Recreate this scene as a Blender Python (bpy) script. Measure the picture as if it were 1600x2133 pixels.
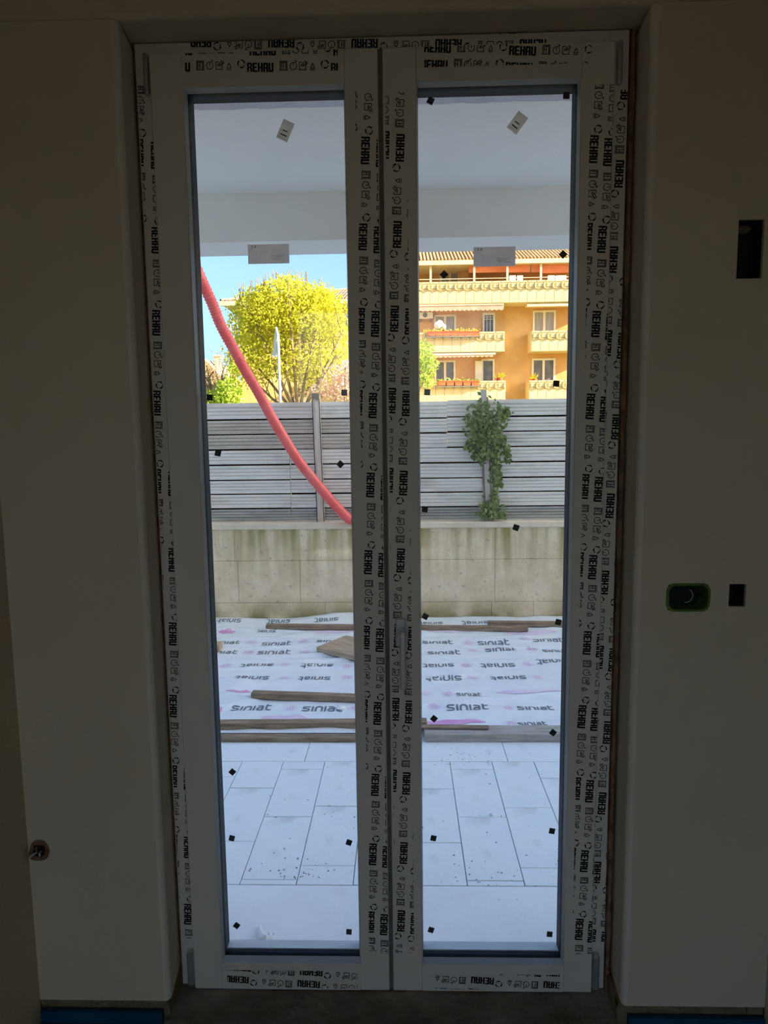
import bpy, bmesh, math, random
from mathutils import Vector, Matrix, noise

for o in list(bpy.data.objects):
    bpy.data.objects.remove(o)
SC = bpy.context.scene
COL = SC.collection
rnd = random.Random(7)

# ------------------------------------------------------------------ camera
F_PX, CX, CY = 1424.06, 800.0, 1066.5
YAW, PITCH, ROLL = map(math.radians, (1.6185, 6.7672, 0.7310))
EYE = Vector((0, 0, 1.6))
_f = Vector((-math.sin(YAW) * math.cos(PITCH), math.cos(YAW) * math.cos(PITCH), -math.sin(PITCH)))
_r = Vector((math.cos(YAW), math.sin(YAW), 0))
_d = _f.cross(_r)
_r2 = math.cos(ROLL) * _r + math.sin(ROLL) * _d
_d2 = -math.sin(ROLL) * _r + math.cos(ROLL) * _d
cam_data = bpy.data.cameras.new('camera')
cam = bpy.data.objects.new('camera', cam_data)
COL.objects.link(cam)
cam.matrix_world = Matrix(((_r2.x, -_d2.x, -_f.x, EYE.x), (_r2.y, -_d2.y, -_f.y, EYE.y),
                           (_r2.z, -_d2.z, -_f.z, EYE.z), (0, 0, 0, 1)))
cam_data.sensor_fit = 'HORIZONTAL'
cam_data.sensor_width = 36.0
cam_data.lens = F_PX / 1600.0 * 36.0
cam_data.clip_start = 0.02
cam_data.clip_end = 500
SC.camera = cam


def at(px, py, Y):
    """world point on the vertical plane at distance Y seen at a photo pixel"""
    d = _r2 * ((px - CX) / F_PX) + _d2 * ((py - CY) / F_PX) + _f
    return EYE + d * (Y / d.y)


# ------------------------------------------------------------------ sky, sun, exposure
world = bpy.data.worlds.new('sky')
SC.world = world
world.use_nodes = True
nt = world.node_tree
nt.nodes.clear()
wo = nt.nodes.new('ShaderNodeOutputWorld')
bg = nt.nodes.new('ShaderNodeBackground')
SUN_DIR = Vector((3.3, -0.88, 1.45)).normalized()      # towards the sun: low, from the right and slightly behind
sky = nt.nodes.new('ShaderNodeTexSky')
sky.sky_type = 'NISHITA'
sky.sun_disc = False
sky.sun_elevation = math.asin(SUN_DIR.z)
sky.sun_rotation = math.atan2(SUN_DIR.x, SUN_DIR.y)
sky.air_density = 1.0
sky.dust_density = 3.6
sky.ozone_density = 4.0
nt.links.new(sky.outputs[0], bg.inputs[0])
nt.links.new(bg.outputs[0], wo.inputs[0])
bg.inputs[1].default_value = 0.43

sl = bpy.data.lights.new('sun', 'SUN')
sl.energy = 20.0
sl.angle = math.radians(0.6)
sl.color = (1.0, 0.90, 0.72)
sun = bpy.data.objects.new('sun', sl)
COL.objects.link(sun)
sun.rotation_euler = SUN_DIR.to_track_quat('Z', 'Y').to_euler()
sun.location = (30, -10, 30)

SC.view_settings.view_transform = 'Standard'
SC.view_settings.look = 'None'
SC.view_settings.exposure = 0.08
SC.view_settings.gamma = 1.0
SC.view_settings.use_curve_mapping = False
SC.cycles.use_denoising = True
SC.cycles.use_adaptive_sampling = True
SC.cycles.adaptive_threshold = 0.08
SC.cycles.adaptive_min_samples = 16
SC.cycles.max_bounces = 10
SC.cycles.diffuse_bounces = 6
SC.cycles.transparent_max_bounces = 16
SC.cycles.caustics_reflective = False
SC.cycles.caustics_refractive = False

# ------------------------------------------------------------------ materials
MATS = {}


def mat(name, c1, c2=None, rough=0.8, scale=6.0, bump=0.0, bscale=None, metal=0.0, spec=0.3, stretch=(1, 1, 1), detail=5.0, lo=0.35, hi=0.65, trans=0.0):
    m = bpy.data.materials.new(name)
    m.use_nodes = True
    n = m.node_tree
    b = n.nodes['Principled BSDF']
    b.inputs['Roughness'].default_value = rough
    b.inputs['Metallic'].default_value = metal
    b.inputs['Specular IOR Level'].default_value = spec
    t = n.nodes.new('ShaderNodeTexCoord')
    mp = n.nodes.new('ShaderNodeMapping')
    mp.inputs['Scale'].default_value = stretch
    n.links.new(t.outputs['Object'], mp.inputs[0])
    nz = n.nodes.new('ShaderNodeTexNoise')
    nz.inputs['Scale'].default_value = scale
    nz.inputs['Detail'].default_value = detail
    n.links.new(mp.outputs[0], nz.inputs['Vector'])
    rp = n.nodes.new('ShaderNodeValToRGB')
    rp.color_ramp.elements[0].position = lo
    rp.color_ramp.elements[1].position = hi
    rp.color_ramp.elements[0].color = (*c1, 1)
    rp.color_ramp.elements[1].color = (*(c2 or [min(1, v * 1.08) for v in c1]), 1)
    n.links.new(nz.outputs['Fac'], rp.inputs[0])
    n.links.new(rp.outputs[0], b.inputs['Base Color'])
    if bump:
        nb = n.nodes.new('ShaderNodeTexNoise')
        nb.inputs['Scale'].default_value = bscale or scale * 4
        nb.inputs['Detail'].default_value = 6
        n.links.new(mp.outputs[0], nb.inputs['Vector'])
        bp = n.nodes.new('ShaderNodeBump')
        bp.inputs['Strength'].default_value = bump
        bp.inputs['Distance'].default_value = 0.02
        n.links.new(nb.outputs['Fac'], bp.inputs['Height'])
        n.links.new(bp.outputs[0], b.inputs['Normal'])
    if trans:
        tr = n.nodes.new('ShaderNodeBsdfTranslucent')
        n.links.new(rp.outputs[0], tr.inputs[0])
        mx = n.nodes.new('ShaderNodeMixShader')
        mx.inputs[0].default_value = trans
        out = n.nodes['Material Output']
        n.links.new(b.outputs[0], mx.inputs[1])
        n.links.new(tr.outputs[0], mx.inputs[2])
        n.links.new(mx.outputs[0], out.inputs[0])
    MATS[name] = m
    return m


def stain(m, col, scale, stretch, lo, hi, axis=None, a0=0.0, a1=1.0, amount=1.0):
    """a dirt layer with a shape of its own, optionally bound to a height band"""
    n = m.node_tree
    b = n.nodes['Principled BSDF']
    src = b.inputs['Base Color'].links[0].from_socket
    t = n.nodes.new('ShaderNodeTexCoord')
    mp = n.nodes.new('ShaderNodeMapping')
    mp.inputs['Scale'].default_value = stretch
    mp.inputs['Location'].default_value = (3.1, 1.7, 5.3)
    n.links.new(t.outputs['Object'], mp.inputs[0])
    nz = n.nodes.new('ShaderNodeTexNoise')
    nz.inputs['Scale'].default_value = scale
    nz.inputs['Detail'].default_value = 4
    n.links.new(mp.outputs[0], nz.inputs['Vector'])
    mr = n.nodes.new('ShaderNodeMapRange')
    mr.inputs['From Min'].default_value = lo
    mr.inputs['From Max'].default_value = hi
    mr.inputs['To Max'].default_value = amount
    n.links.new(nz.outputs['Fac'], mr.inputs[0])
    fac = mr.outputs[0]
    if axis is not None:
        sp = n.nodes.new('ShaderNodeSeparateXYZ')
        n.links.new(t.outputs['Object'], sp.inputs[0])
        m2 = n.nodes.new('ShaderNodeMapRange')
        m2.inputs['From Min'].default_value = a0
        m2.inputs['From Max'].default_value = a1
        n.links.new(sp.outputs[axis], m2.inputs[0])
        mu = n.nodes.new('ShaderNodeMath')
        mu.operation = 'MULTIPLY'
        n.links.new(fac, mu.inputs[0])
        n.links.new(m2.outputs[0], mu.inputs[1])
        fac = mu.outputs[0]
    mx = n.nodes.new('ShaderNodeMix')
    mx.data_type = 'RGBA'
    n.links.new(fac, mx.inputs['Factor'])
    n.links.new(src, mx.inputs['A'])
    mx.inputs['B'].default_value = (*col, 1)
    n.links.new(mx.outputs['Result'], b.inputs['Base Color'])


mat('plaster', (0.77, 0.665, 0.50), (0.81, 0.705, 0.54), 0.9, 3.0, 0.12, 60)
mat('plaster_shaded', (0.62, 0.52, 0.37), (0.67, 0.57, 0.41), 0.92, 3.0, 0.15, 60)  # darker copy of the plaster: weaker light on the side walls put into colour
mat('bead_plaster', (0.84, 0.77, 0.65), (0.88, 0.81, 0.69), 0.85, 8.0, 0.1, 80)
mat('pvc', (0.86, 0.80, 0.70), (0.89, 0.83, 0.73), 0.55, 14, 0.02, 120)
mat('pvc_bead', (0.80, 0.83, 0.84), None, 0.35, 10)
mat('gasket', (0.012, 0.014, 0.018), (0.02, 0.022, 0.028), 0.45, 20)
mat('spacer', (0.012, 0.016, 0.022), (0.02, 0.026, 0.034), 0.55, 20, spec=0.15)
mat('gap_shade_grey', (0.16, 0.15, 0.14), (0.20, 0.19, 0.17), 0.6, 20)  # darkened grey carrying the shade of the gap between the leaves
mat('ink', (0.008, 0.008, 0.009), None, 0.6, 30)
mat('hinge_metal', (0.50, 0.51, 0.51), (0.58, 0.59, 0.59), 0.35, 20, metal=0.6)
mat('handle_metal', (0.70, 0.70, 0.72), (0.78, 0.78, 0.80), 0.3, 20, metal=0.3)
mat('foam', (0.20, 0.10, 0.06), (0.36, 0.22, 0.13), 0.95, 30, 0.5, 60)
mat('rough_concrete', (0.20, 0.17, 0.13), (0.36, 0.31, 0.25), 0.95, 9, 0.7, 30)
mat('screed', (0.44, 0.39, 0.32), (0.52, 0.47, 0.40), 0.95, 5, 0.3, 30)
mat('blue_strip', (0.01, 0.07, 0.15), (0.015, 0.10, 0.20), 0.5, 12)
mat('brick_base', (0.20, 0.15, 0.09), (0.30, 0.24, 0.15), 0.95, 20, 0.5, 50)
mat('hole_shade', (0.015, 0.013, 0.012), (0.03, 0.026, 0.022), 0.95, 30)  # near-black colour holds the shade inside the wall holes
mat('green_box', (0.10, 0.20, 0.03), (0.14, 0.26, 0.04), 0.5, 20)
mat('box_inside', (0.02, 0.025, 0.02), None, 0.6, 20)
mat('cable_white', (0.55, 0.55, 0.55), None, 0.5, 20)
mat('sticker_dark', (0.075, 0.055, 0.05), (0.10, 0.075, 0.07), 0.8, 80)
mat('sticker_paper', (0.76, 0.72, 0.71), (0.82, 0.78, 0.77), 0.8, 60, trans=0.8)
mat('sticker_paper2', (0.74, 0.69, 0.64), (0.80, 0.75, 0.70), 0.8, 60, trans=0.8)
mat('soffit_paint', (0.94, 0.885, 0.80), (0.95, 0.90, 0.82), 0.85, 4, 0.05, 50)
mat('render_white', (0.84, 0.83, 0.80), (0.88, 0.87, 0.84), 0.9, 3, 0.08, 50)
mat('lintel_raw', (0.62, 0.58, 0.60), (0.70, 0.66, 0.68), 0.9, 14, 0.3, 60)
mat('facade', (0.62, 0.60, 0.56), (0.68, 0.66, 0.62), 0.9, 3, 0.1, 50)
mat('tile', (0.80, 0.85, 0.89), (0.86, 0.90, 0.93), 0.55, 5, 0.08, 45, lo=0.3, hi=0.6)
stain(MATS['tile'], (0.42, 0.41, 0.40), 7.0, (1, 1, 1), 0.60, 0.80, amount=0.55)
mat('slab', (0.83, 0.86, 0.89), (0.88, 0.91, 0.93), 0.5, 4, 0.05, 45)
stain(MATS['slab'], (0.5, 0.49, 0.48), 6.0, (1, 1, 1), 0.62, 0.85, amount=0.4)
mat('joint', (0.22, 0.21, 0.21), (0.30, 0.29, 0.28), 0.95, 30)
mat('timber', (0.22, 0.15, 0.10), (0.40, 0.29, 0.20), 0.9, 5, 0.35, 30, stretch=(1.5, 12, 12))
mat('timber_pale', (0.40, 0.29, 0.20), (0.56, 0.42, 0.30), 0.9, 5, 0.35, 30, stretch=(1.5, 12, 12))
mat('timber_grey', (0.34, 0.31, 0.28), (0.52, 0.48, 0.43), 0.9, 5, 0.35, 30, stretch=(1.5, 12, 12))
mat('sheet', (0.80, 0.84, 0.90), (0.86, 0.89, 0.93), 0.40, 7, 0.55, 11, spec=0.45, stretch=(0.8, 1.6, 1))
mat('print_grey', (0.14, 0.16, 0.19), (0.19, 0.21, 0.24), 0.6, 40)
mat('print_pink', (0.72, 0.32, 0.62), (0.80, 0.48, 0.72), 0.6, 9)
mat('print_pale_pink', (0.80, 0.58, 0.80), (0.86, 0.76, 0.87), 0.6, 9)
mat('debris_white', (0.82, 0.83, 0.85), None, 0.5, 20)
mat('debris_dark', (0.22, 0.20, 0.18), (0.40, 0.37, 0.34), 0.9, 30)
mat('yard_ground', (0.58, 0.56, 0.52), (0.66, 0.64, 0.60), 0.95, 3, 0.4, 20)
mat('meadow', (0.20, 0.24, 0.08), (0.32, 0.32, 0.14), 0.95, 1.5, 0.4, 10)
m = mat('concrete', (0.78, 0.61, 0.42), (0.90, 0.74, 0.54), 0.92, 7, 0.35, 40)
stain(m, (0.36, 0.30, 0.10), 2.2, (5, 1, 0.35), 0.40, 0.62, axis=2, a0=0.28, a1=0.78, amount=0.95)
stain(m, (0.26, 0.21, 0.07), 3.5, (1, 1, 0.8), 0.38, 0.60, axis=2, a0=0.22, a1=0.03, amount=0.95)
stain(m, (0.30, 0.28, 0.24), 26.0, (1, 1, 1), 0.62, 0.72, amount=0.6)
mat('coping', (0.76, 0.62, 0.46), (0.88, 0.74, 0.57), 0.9, 9, 0.3, 40)
m = mat('fence_metal', (0.80, 0.73, 0.66), (0.88, 0.82, 0.75), 0.5, 5, 0.05, 40, metal=0.0, spec=0.4, stretch=(0.6, 1, 3))
stain(m, (0.56, 0.50, 0.42), 3.2, (0.8, 1, 2.5), 0.52, 0.72, amount=0.7)
m = mat('fence_dirty', (0.52, 0.45, 0.38), (0.64, 0.56, 0.48), 0.6, 5, 0.08, 40, stretch=(0.8, 1, 3))
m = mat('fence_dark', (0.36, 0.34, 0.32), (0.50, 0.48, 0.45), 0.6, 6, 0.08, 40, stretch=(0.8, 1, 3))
mat('post_metal', (0.56, 0.50, 0.45), (0.72, 0.65, 0.58), 0.55, 8, 0.1, 30, stretch=(4, 4, 0.6))
mat('rust', (0.24, 0.17, 0.13), (0.34, 0.26, 0.20), 0.8, 12, 0.2, 40)
mat('hose_red', (0.86, 0.10, 0.095), (0.90, 0.15, 0.14), 0.4, 6, spec=0.5)
stain(MATS['hose_red'], (0.62, 0.42, 0.40), 7.0, (1, 1, 1), 0.58, 0.85, amount=0.35)
mat('ivy_leaf', (0.10, 0.15, 0.045), (0.32, 0.38, 0.13), 0.6, 14, lo=0.3, hi=0.7, trans=0.25)
mat('bark', (0.20, 0.14, 0.08), (0.32, 0.23, 0.14), 0.95, 8, 0.3, 30)
mat('leaf_yellow', (0.50, 0.455, 0.012), (0.74, 0.70, 0.07), 0.7, 3, lo=0.3, hi=0.7, trans=0.45)
mat('leaf_green', (0.28, 0.38, 0.03), (0.50, 0.58, 0.08), 0.7, 2, lo=0.3, hi=0.7, trans=0.4)
mat('leaf_bluish', (0.20, 0.25, 0.20), (0.32, 0.36, 0.28), 0.7, 2)
mat('blossom', (0.80, 0.42, 0.34), (0.92, 0.68, 0.56), 0.7, 4, trans=0.4)
mat('stucco', (0.62, 0.33, 0.115), (0.70, 0.40, 0.15), 0.9, 1.2, 0.05, 30)
mat('stucco_house', (0.64, 0.36, 0.12), (0.70, 0.42, 0.16), 0.9, 1.2, 0.05, 30)
mat('parapet', (0.60, 0.47, 0.24), (0.68, 0.56, 0.32), 0.9, 1.5, 0.05, 20)
mat('cream', (0.64, 0.52, 0.32), (0.70, 0.60, 0.40), 0.8, 2)
mat('roof_tile', (0.44, 0.26, 0.11), (0.60, 0.39, 0.19), 0.9, 4, 0.2, 20)
mat('roof_brown', (0.24, 0.13, 0.09), (0.36, 0.21, 0.15), 0.9, 4, 0.2, 20)
mat('gutter', (0.62, 0.48, 0.28), (0.70, 0.56, 0.36), 0.6, 4)
mat('window_frame', (0.74, 0.66, 0.48), (0.80, 0.72, 0.54), 0.6, 4)
mat('window_dark', (0.10, 0.095, 0.09), (0.20, 0.19, 0.18), 0.25, 2.0, spec=0.5)
mat('curtain_pane', (0.30, 0.27, 0.24), (0.40, 0.37, 0.34), 0.5, 3.0, spec=0.4, stretch=(6, 6, 0.3))
mat('awning_orange', (0.80, 0.20, 0.07), (0.84, 0.26, 0.10), 0.8, 2)
mat('awning_pink', (0.52, 0.28, 0.20), (0.60, 0.36, 0.26), 0.8, 2)
mat('awning_case', (0.16, 0.13, 0.11), (0.22, 0.18, 0.15), 0.7, 4)
mat('planter', (0.56, 0.09, 0.02), (0.64, 0.14, 0.04), 0.8, 3)
mat('white_paint', (0.80, 0.80, 0.80), (0.85, 0.85, 0.85), 0.6, 3)
mat('grille_dark', (0.20, 0.20, 0.20), None, 0.6, 5)
mat('sign_metal', (0.60, 0.60, 0.60), (0.68, 0.68, 0.68), 0.4, 4)

gm = bpy.data.materials.new('glass')
gm.use_nodes = True
n = gm.node_tree
n.nodes.clear()
go = n.nodes.new('ShaderNodeOutputMaterial')
gt = n.nodes.new('ShaderNodeBsdfTransparent')
gt.inputs[0].default_value = (0.965, 0.985, 0.98, 1)
gg = n.nodes.new('ShaderNodeBsdfGlossy')
gg.inputs['Roughness'].default_value = 0.03
gx = n.nodes.new('ShaderNodeMixShader')
gf = n.nodes.new('ShaderNodeFresnel')
gf.inputs[0].default_value = 1.45
n.links.new(gf.outputs[0], gx.inputs[0])
n.links.new(gt.outputs[0], gx.inputs[1])
n.links.new(gg.outputs[0], gx.inputs[2])
n.links.new(gx.outputs[0], go.inputs[0])
MATS['glass'] = gm


# ------------------------------------------------------------------ mesh helpers
class MB:
    def __init__(s):
        s.v, s.f = [], []

    def quad(s, a, b, c, d):
        i = len(s.v)
        s.v += [tuple(a), tuple(b), tuple(c), tuple(d)]
        s.f.append((i, i + 1, i + 2, i + 3))

    def tri(s, a, b, c):
        i = len(s.v)
        s.v += [tuple(a), tuple(b), tuple(c)]
        s.f.append((i, i + 1, i + 2))

    def box(s, x0, x1, y0, y1, z0, z1, M=None):
        i = len(s.v)
        p = [(x0, y0, z0), (x1, y0, z0), (x1, y1, z0), (x0, y1, z0), (x0, y0, z1), (x1, y0, z1), (x1, y1, z1), (x0, y1, z1)]
        if M is not None:
            p = [tuple(M @ Vector(q)) for q in p]
        s.v += p
        s.f += [tuple(i + k for k in q) for q in ((0, 3, 2, 1), (4, 5, 6, 7), (0, 1, 5, 4), (1, 2, 6, 5), (2, 3, 7, 6), (3, 0, 4, 7))]
        return s

    def cbox(s, x0, x1, y0, y1, z0, z1, c, M=None):
        """box with all edges chamfered by c"""
        i = len(s.v)
        p = []
        for (X, Xs) in ((x0, 1), (x1, -1)):
            for (Yv, Ys) in ((y0, 1), (y1, -1)):
                for (Zv, Zs) in ((z0, 1), (z1, -1)):
                    p += [(X, Yv + Ys * c, Zv + Zs * c), (X + Xs * c, Yv, Zv + Zs * c), (X + Xs * c, Yv + Ys * c, Zv)]
        if M is not None:
            p = [tuple(M @ Vector(q)) for q in p]
        bm = bmesh.new()
        for q in p:
            bm.verts.new(q)
        bmesh.ops.convex_hull(bm, input=bm.verts)
        bm.verts.index_update()
        s.v += [tuple(v.co) for v in bm.verts]
        s.f += [tuple(i + v.index for v in f.verts) for f in bm.faces]
        bm.free()
        return s

    def prism(s, prof, axis, a0, a1):
        """extrude a 2D outline along an axis (x: prof=(y,z), y: prof=(x,z), z: prof=(x,y))"""
        i = len(s.v)
        k = len(prof)
        for a in (a0, a1):
            for (p, q) in prof:
                s.v.append({'x': (a, p, q), 'y': (p, a, q), 'z': (p, q, a)}[axis])
        for j in range(k):
            s.f.append((i + j, i + (j + 1) % k, i + k + (j + 1) % k, i + k + j))
        s.f.append(tuple(i + j for j in range(k))[::-1])
        s.f.append(tuple(i + k + j for j in range(k)))
        return s

    def tube(s, pts, r, n=8, cap=True):
        pts = [Vector(p) for p in pts]
        rs = r if isinstance(r, (list, tuple)) else [r] * len(pts)
        i0 = len(s.v)
        up = Vector((0, 0, 1))
        prev = None
        for k, p in enumerate(pts):
            d = (pts[min(k + 1, len(pts) - 1)] - pts[max(k - 1, 0)])
            d = d.normalized() if d.length > 1e-9 else Vector((0, 0, 1))
            if prev is None:
                a = d.cross(up)
                if a.length < 1e-3:
                    a = d.cross(Vector((1, 0, 0)))
                a.normalize()
            else:
                a = (prev - d * prev.dot(d))
                a = a.normalized() if a.length > 1e-6 else d.orthogonal().normalized()
            prev = a
            b = d.cross(a)
            for j in range(n):
                t = 2 * math.pi * j / n
                s.v.append(tuple(p + (a * math.cos(t) + b * math.sin(t)) * rs[k]))
        for k in range(len(pts) - 1):
            for j in range(n):
                q = i0 + k * n
                s.f.append((q + j, q + (j + 1) % n, q + n + (j + 1) % n, q + n + j))
        if cap:
            s.f.append(tuple(i0 + j for j in range(n))[::-1])
            s.f.append(tuple(i0 + (len(pts) - 1) * n + j for j in range(n)))
        return s

    def disc(s, c, r, n=20, axis='y', r2=None):
        i = len(s.v)
        for j in range(n):
            t = 2 * math.pi * j / n
            a, b = math.cos(t) * r, math.sin(t) * (r2 or r)
            s.v.append((c[0] + a, c[1], c[2] + b) if axis == 'y' else (c[0] + a, c[1] + b, c[2]))
        s.f.append(tuple(range(i, i + n)))
        return s

    def mesh(s, name, m):
        me = bpy.data.meshes.new(name)
        me.from_pydata(s.v, [], s.f)
        me.update()
        bm = bmesh.new()
        bm.from_mesh(me)
        bmesh.ops.recalc_face_normals(bm, faces=bm.faces)
        bm.to_mesh(me)
        bm.free()
        if m:
            me.materials.append(MATS[m])
        return me


BASE = {}


def link(o, parent=None):
    COL.objects.link(o)
    if parent is not None:
        o.parent = parent
        o.matrix_parent_inverse = Matrix.Translation(-BASE.get(parent.name, Vector((0, 0, 0))))
        BASE[o.name] = BASE.get(parent.name, Vector((0, 0, 0))) if False else Vector((0, 0, 0))
    return o


def tag(o, label=None, category=None, group=None, kind=None):
    for k, v in (("label", label), ("category", category), ('group', group), ('kind', kind)):
        if v:
            o[k] = v
    return o


def obj(name, mb, m, parent=None, smooth=False, **kw):
    me = mb.mesh(name, m) if isinstance(mb, MB) else mb
    o = bpy.data.objects.new(name, me)
    link(o, parent)
    if smooth:
        for p in me.polygons:
            p.use_smooth = True
    return tag(o, **kw)


def empty(name, loc, **kw):
    o = bpy.data.objects.new(name, None)
    o.empty_display_size = 0.1
    o.location = loc
    COL.objects.link(o)
    BASE[o.name] = Vector(loc)
    return tag(o, **kw)


def inst(name, me, loc, parent=None, rot=(0, 0, 0), scale=None, **kw):
    """another object on shared mesh data, placed in world coordinates"""
    o = bpy.data.objects.new(name, me)
    o.location = loc
    o.rotation_euler = rot
    if scale:
        o.scale = scale
    link(o, parent)
    return tag(o, **kw)


# ------------------------------------------------------------------ lettering
def stroke(mb, pts, w, place):
    """flat ribbon along a 2D polyline; place(u, v) -> 3D"""
    for a, b in zip(pts, pts[1:]):
        dx, dy = b[0] - a[0], b[1] - a[1]
        L = math.hypot(dx, dy)
        if L < 1e-9:
            continue
        nx, ny = -dy / L * w / 2, dx / L * w / 2
        ex, ey = dx / L * w * 0.3, dy / L * w * 0.3
        a2, b2 = (a[0] - ex, a[1] - ey), (b[0] + ex, b[1] + ey)
        mb.quad(place(a2[0] + nx, a2[1] + ny), place(a2[0] - nx, a2[1] - ny), place(b2[0] - nx, b2[1] - ny), place(b2[0] + nx, b2[1] + ny))


def arc(cx, cy, r, t0, t1, n=8, ry=None):
    return [(cx + r * math.cos(math.radians(t0 + (t1 - t0) * k / n)), cy + (ry or r) * math.sin(math.radians(t0 + (t1 - t0) * k / n))) for k in range(n + 1)]


BLOCK = {
    'R': [(0, 0, .36, 1), (.36, .82, .78, 1), (.64, .55, 1, .93), (.36, .40, .86, .56), (.64, 0, 1, .42)],
    'E': [(0, 0, .40, 1), (.4, .82, .96, 1), (.4, .42, .86, .58), (.4, 0, .96, .18)],
    'H': [(0, 0, .37, 1), (.63, 0, 1, 1), (.37, .40, .63, .58)],
    'A': [(0, 0, .37, .93), (.63, 0, 1, .93), (.10, .80, .90, 1), (.37, .36, .63, .52)],
    'U': [(0, .07, .37, 1), (.63, .07, 1, 1), (.10, 0, .90, .20)],
}


def film_unit(mb, place):
    """one repeat of the film print, u along the reading direction from the start of the word, v upwards from its middle"""
    H = 0.0205
    cw = 0.0128
    for k, ch in enumerate('REHAU'):
        for (a, b, c, d) in BLOCK[ch]:
            w = cw * 0.93
            u0 = k * cw
            P = [(u0 + a * w, b * H - H / 2), (u0 + c * w, b * H - H / 2), (u0 + c * w, d * H - H / 2), (u0 + a * w, d * H - H / 2)]
            mb.quad(*[place(*p) for p in P])
    w = 0.0016
    v0 = 0.0045
    S = lambda pts: stroke(mb, pts, w, place)
    # casement window
    S([(.0790, v0 - .0105), (.0790, v0 + .009), (.0955, v0 + .009), (.0955, v0 - .0105)])
    S([(.0775, v0 - .0105), (.0970, v0 - .0105)])
    S([(.0868, v0 - .0085), (.0868, v0 + .0065)])
    S([(.0815, v0 - .0085), (.0815, v0 + .0065), (.093, v0 + .0065), (.093, v0 - .0085)])
    S([(.0815, v0 - .001), (.0868, v0 - .001)])
    # stopwatch
    S(arc(.1105, v0 - .0015, .0080, 60, 395, 14))
    S([(.1105, v0 - .0015), (.1105, v0 + .0045)])
    S([(.1155, v0 + .0068), (.1180, v0 + .0095), (.1140, v0 + .0105)])
    # sheet with a hand
    S([(.1315, v0 + .007), (.1250, v0 + .007), (.1250, v0 - .0095), (.1400, v0 - .0095), (.1400, v0 - .0005)])
    S([(.1290, v0 - .001), (.1330, v0 + .004), (.1400, v0 + .0095), (.1430, v0 + .0075), (.1355, v0 - .001), (.1290, v0 - .001)])
    S([(.1330, v0 + .004), (.1355, v0 + .001)])
    S([(.1400, v0 + .001), (.1445, v0 + .005)])
    # small flask
    S([(.1520, v0 - .006), (.1610, v0 - .006), (.1590, v0 - .000), (.1565, v0 + .0045), (.1540, v0 - .000), (.1520, v0 - .006)])
    S([(.1515, v0 - .0095), (.1615, v0 - .0095)])
    # two curved arrows forming a ring
    for t in (15, 135, 255):
        a = arc(.1860, .0075, .0083, t, t + 88, 6)
        for k in range(6):
            stroke(mb, a[k:k + 2], 0.0034 - 0.0004 * k, place)


def film_strip(name, parent, anchor, read, up, clip, y, step=0.2, rows=(-8, 8), span=14, rowgap=0.0366, phase=0.006, skip=None):
    """printed film: rows of the repeat run slightly askew over a profile and are cut at the film's edges"""
    mb = MB()
    rx, rz = read
    L = math.hypot(rx, rz)
    r = (rx / L, rz / L)
    u = up
    for row in range(rows[0], rows[1] + 1):
        for k in range(-span, span + 1):
            ox = anchor[0] + r[0] * (k * step + row * phase - 0.032) + u[0] * row * rowgap
            oz = anchor[1] + r[1] * (k * step + row * phase - 0.032) + u[1] * row * rowgap
            if ox < clip[0] - .25 or ox > clip[1] + .25 or oz < clip[2] - .25 or oz > clip[3] + .25:
                continue
            film_unit(mb, lambda a, b: (ox + r[0] * a + u[0] * b, y, oz + r[1] * a + u[1] * b))
    me = bpy.data.meshes.new(name)
    me.from_pydata(mb.v, [], mb.f)
    bm = bmesh.new()
    bm.from_mesh(me)
    for co, no in (((clip[0], 0, 0), (-1, 0, 0)), ((clip[1], 0, 0), (1, 0, 0)), ((0, 0, clip[2]), (0, 0, -1)), ((0, 0, clip[3]), (0, 0, 1))):
        bmesh.ops.bisect_plane(bm, geom=bm.verts[:] + bm.edges[:] + bm.faces[:], plane_co=co, plane_no=no, clear_outer=True)
    bm.normal_update()
    for f in bm.faces:
        if f.normal.y > 0:
            f.normal_flip()
    bm.to_mesh(me)
    bm.free()
    me.materials.append(MATS['ink'])
    o = bpy.data.objects.new(name, me)
    link(o, parent)
    o['label'] = 'black print on the protective film'
    return o


# ================================================================== ROOM SHELL
YW, YO = 1.64, 1.98          # inner and outer face of the facade wall
XL, XR = -0.985, 0.928       # side walls of the room
OX0, OX1, OZ1 = -0.634, 0.560, 2.527   # wall opening at the inner face


def face_with_holes(mb, x0, x1, z0, z1, y, holes, depth):
    xs = sorted({x0, x1, *[h[0] for h in holes], *[h[1] for h in holes]})
    zs = sorted({z0, z1, *[h[2] for h in holes], *[h[3] for h in holes]})
    for a, b in zip(xs, xs[1:]):
        for c, d in zip(zs, zs[1:]):
            if any(h[0] <= a and b <= h[1] and h[2] <= c and d <= h[3] for h in holes):
                continue
            mb.quad((a, y, c), (b, y, c), (b, y, d), (a, y, d))
    for (a, b, c, d) in holes:
        e = y + depth
        mb.quad((a, y, c), (b, y, c), (b, e, c), (a, e, c))
        mb.quad((a, y, d), (b, y, d), (b, e, d), (a, e, d))
        mb.quad((a, y, c), (a, e, c), (a, e, d), (a, y, d))
        mb.quad((b, y, c), (b, e, c), (b, e, d), (b, y, d))
        mb.quad((a, e, c), (b, e, c), (b, e, d), (a, e, d))


HOLES = [(0.768, 0.826, 1.936, 2.066), (0.786, 0.826, 1.166, 1.222), (0.640, 0.736, 1.158, 1.222)]
wf = MB()
ZB = 0.098      # plaster stops short of the screed
rb = 0.013      # rounded arris of the opening
TOP = 10.5


def arris(cx, cy, a0, a1, r=rb, n=5):
    return [(cx + r * math.cos(math.radians(a0 + (a1 - a0) * k / n)), cy + r * math.sin(math.radians(a0 + (a1 - a0) * k / n))) for k in range(n + 1)]


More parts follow.
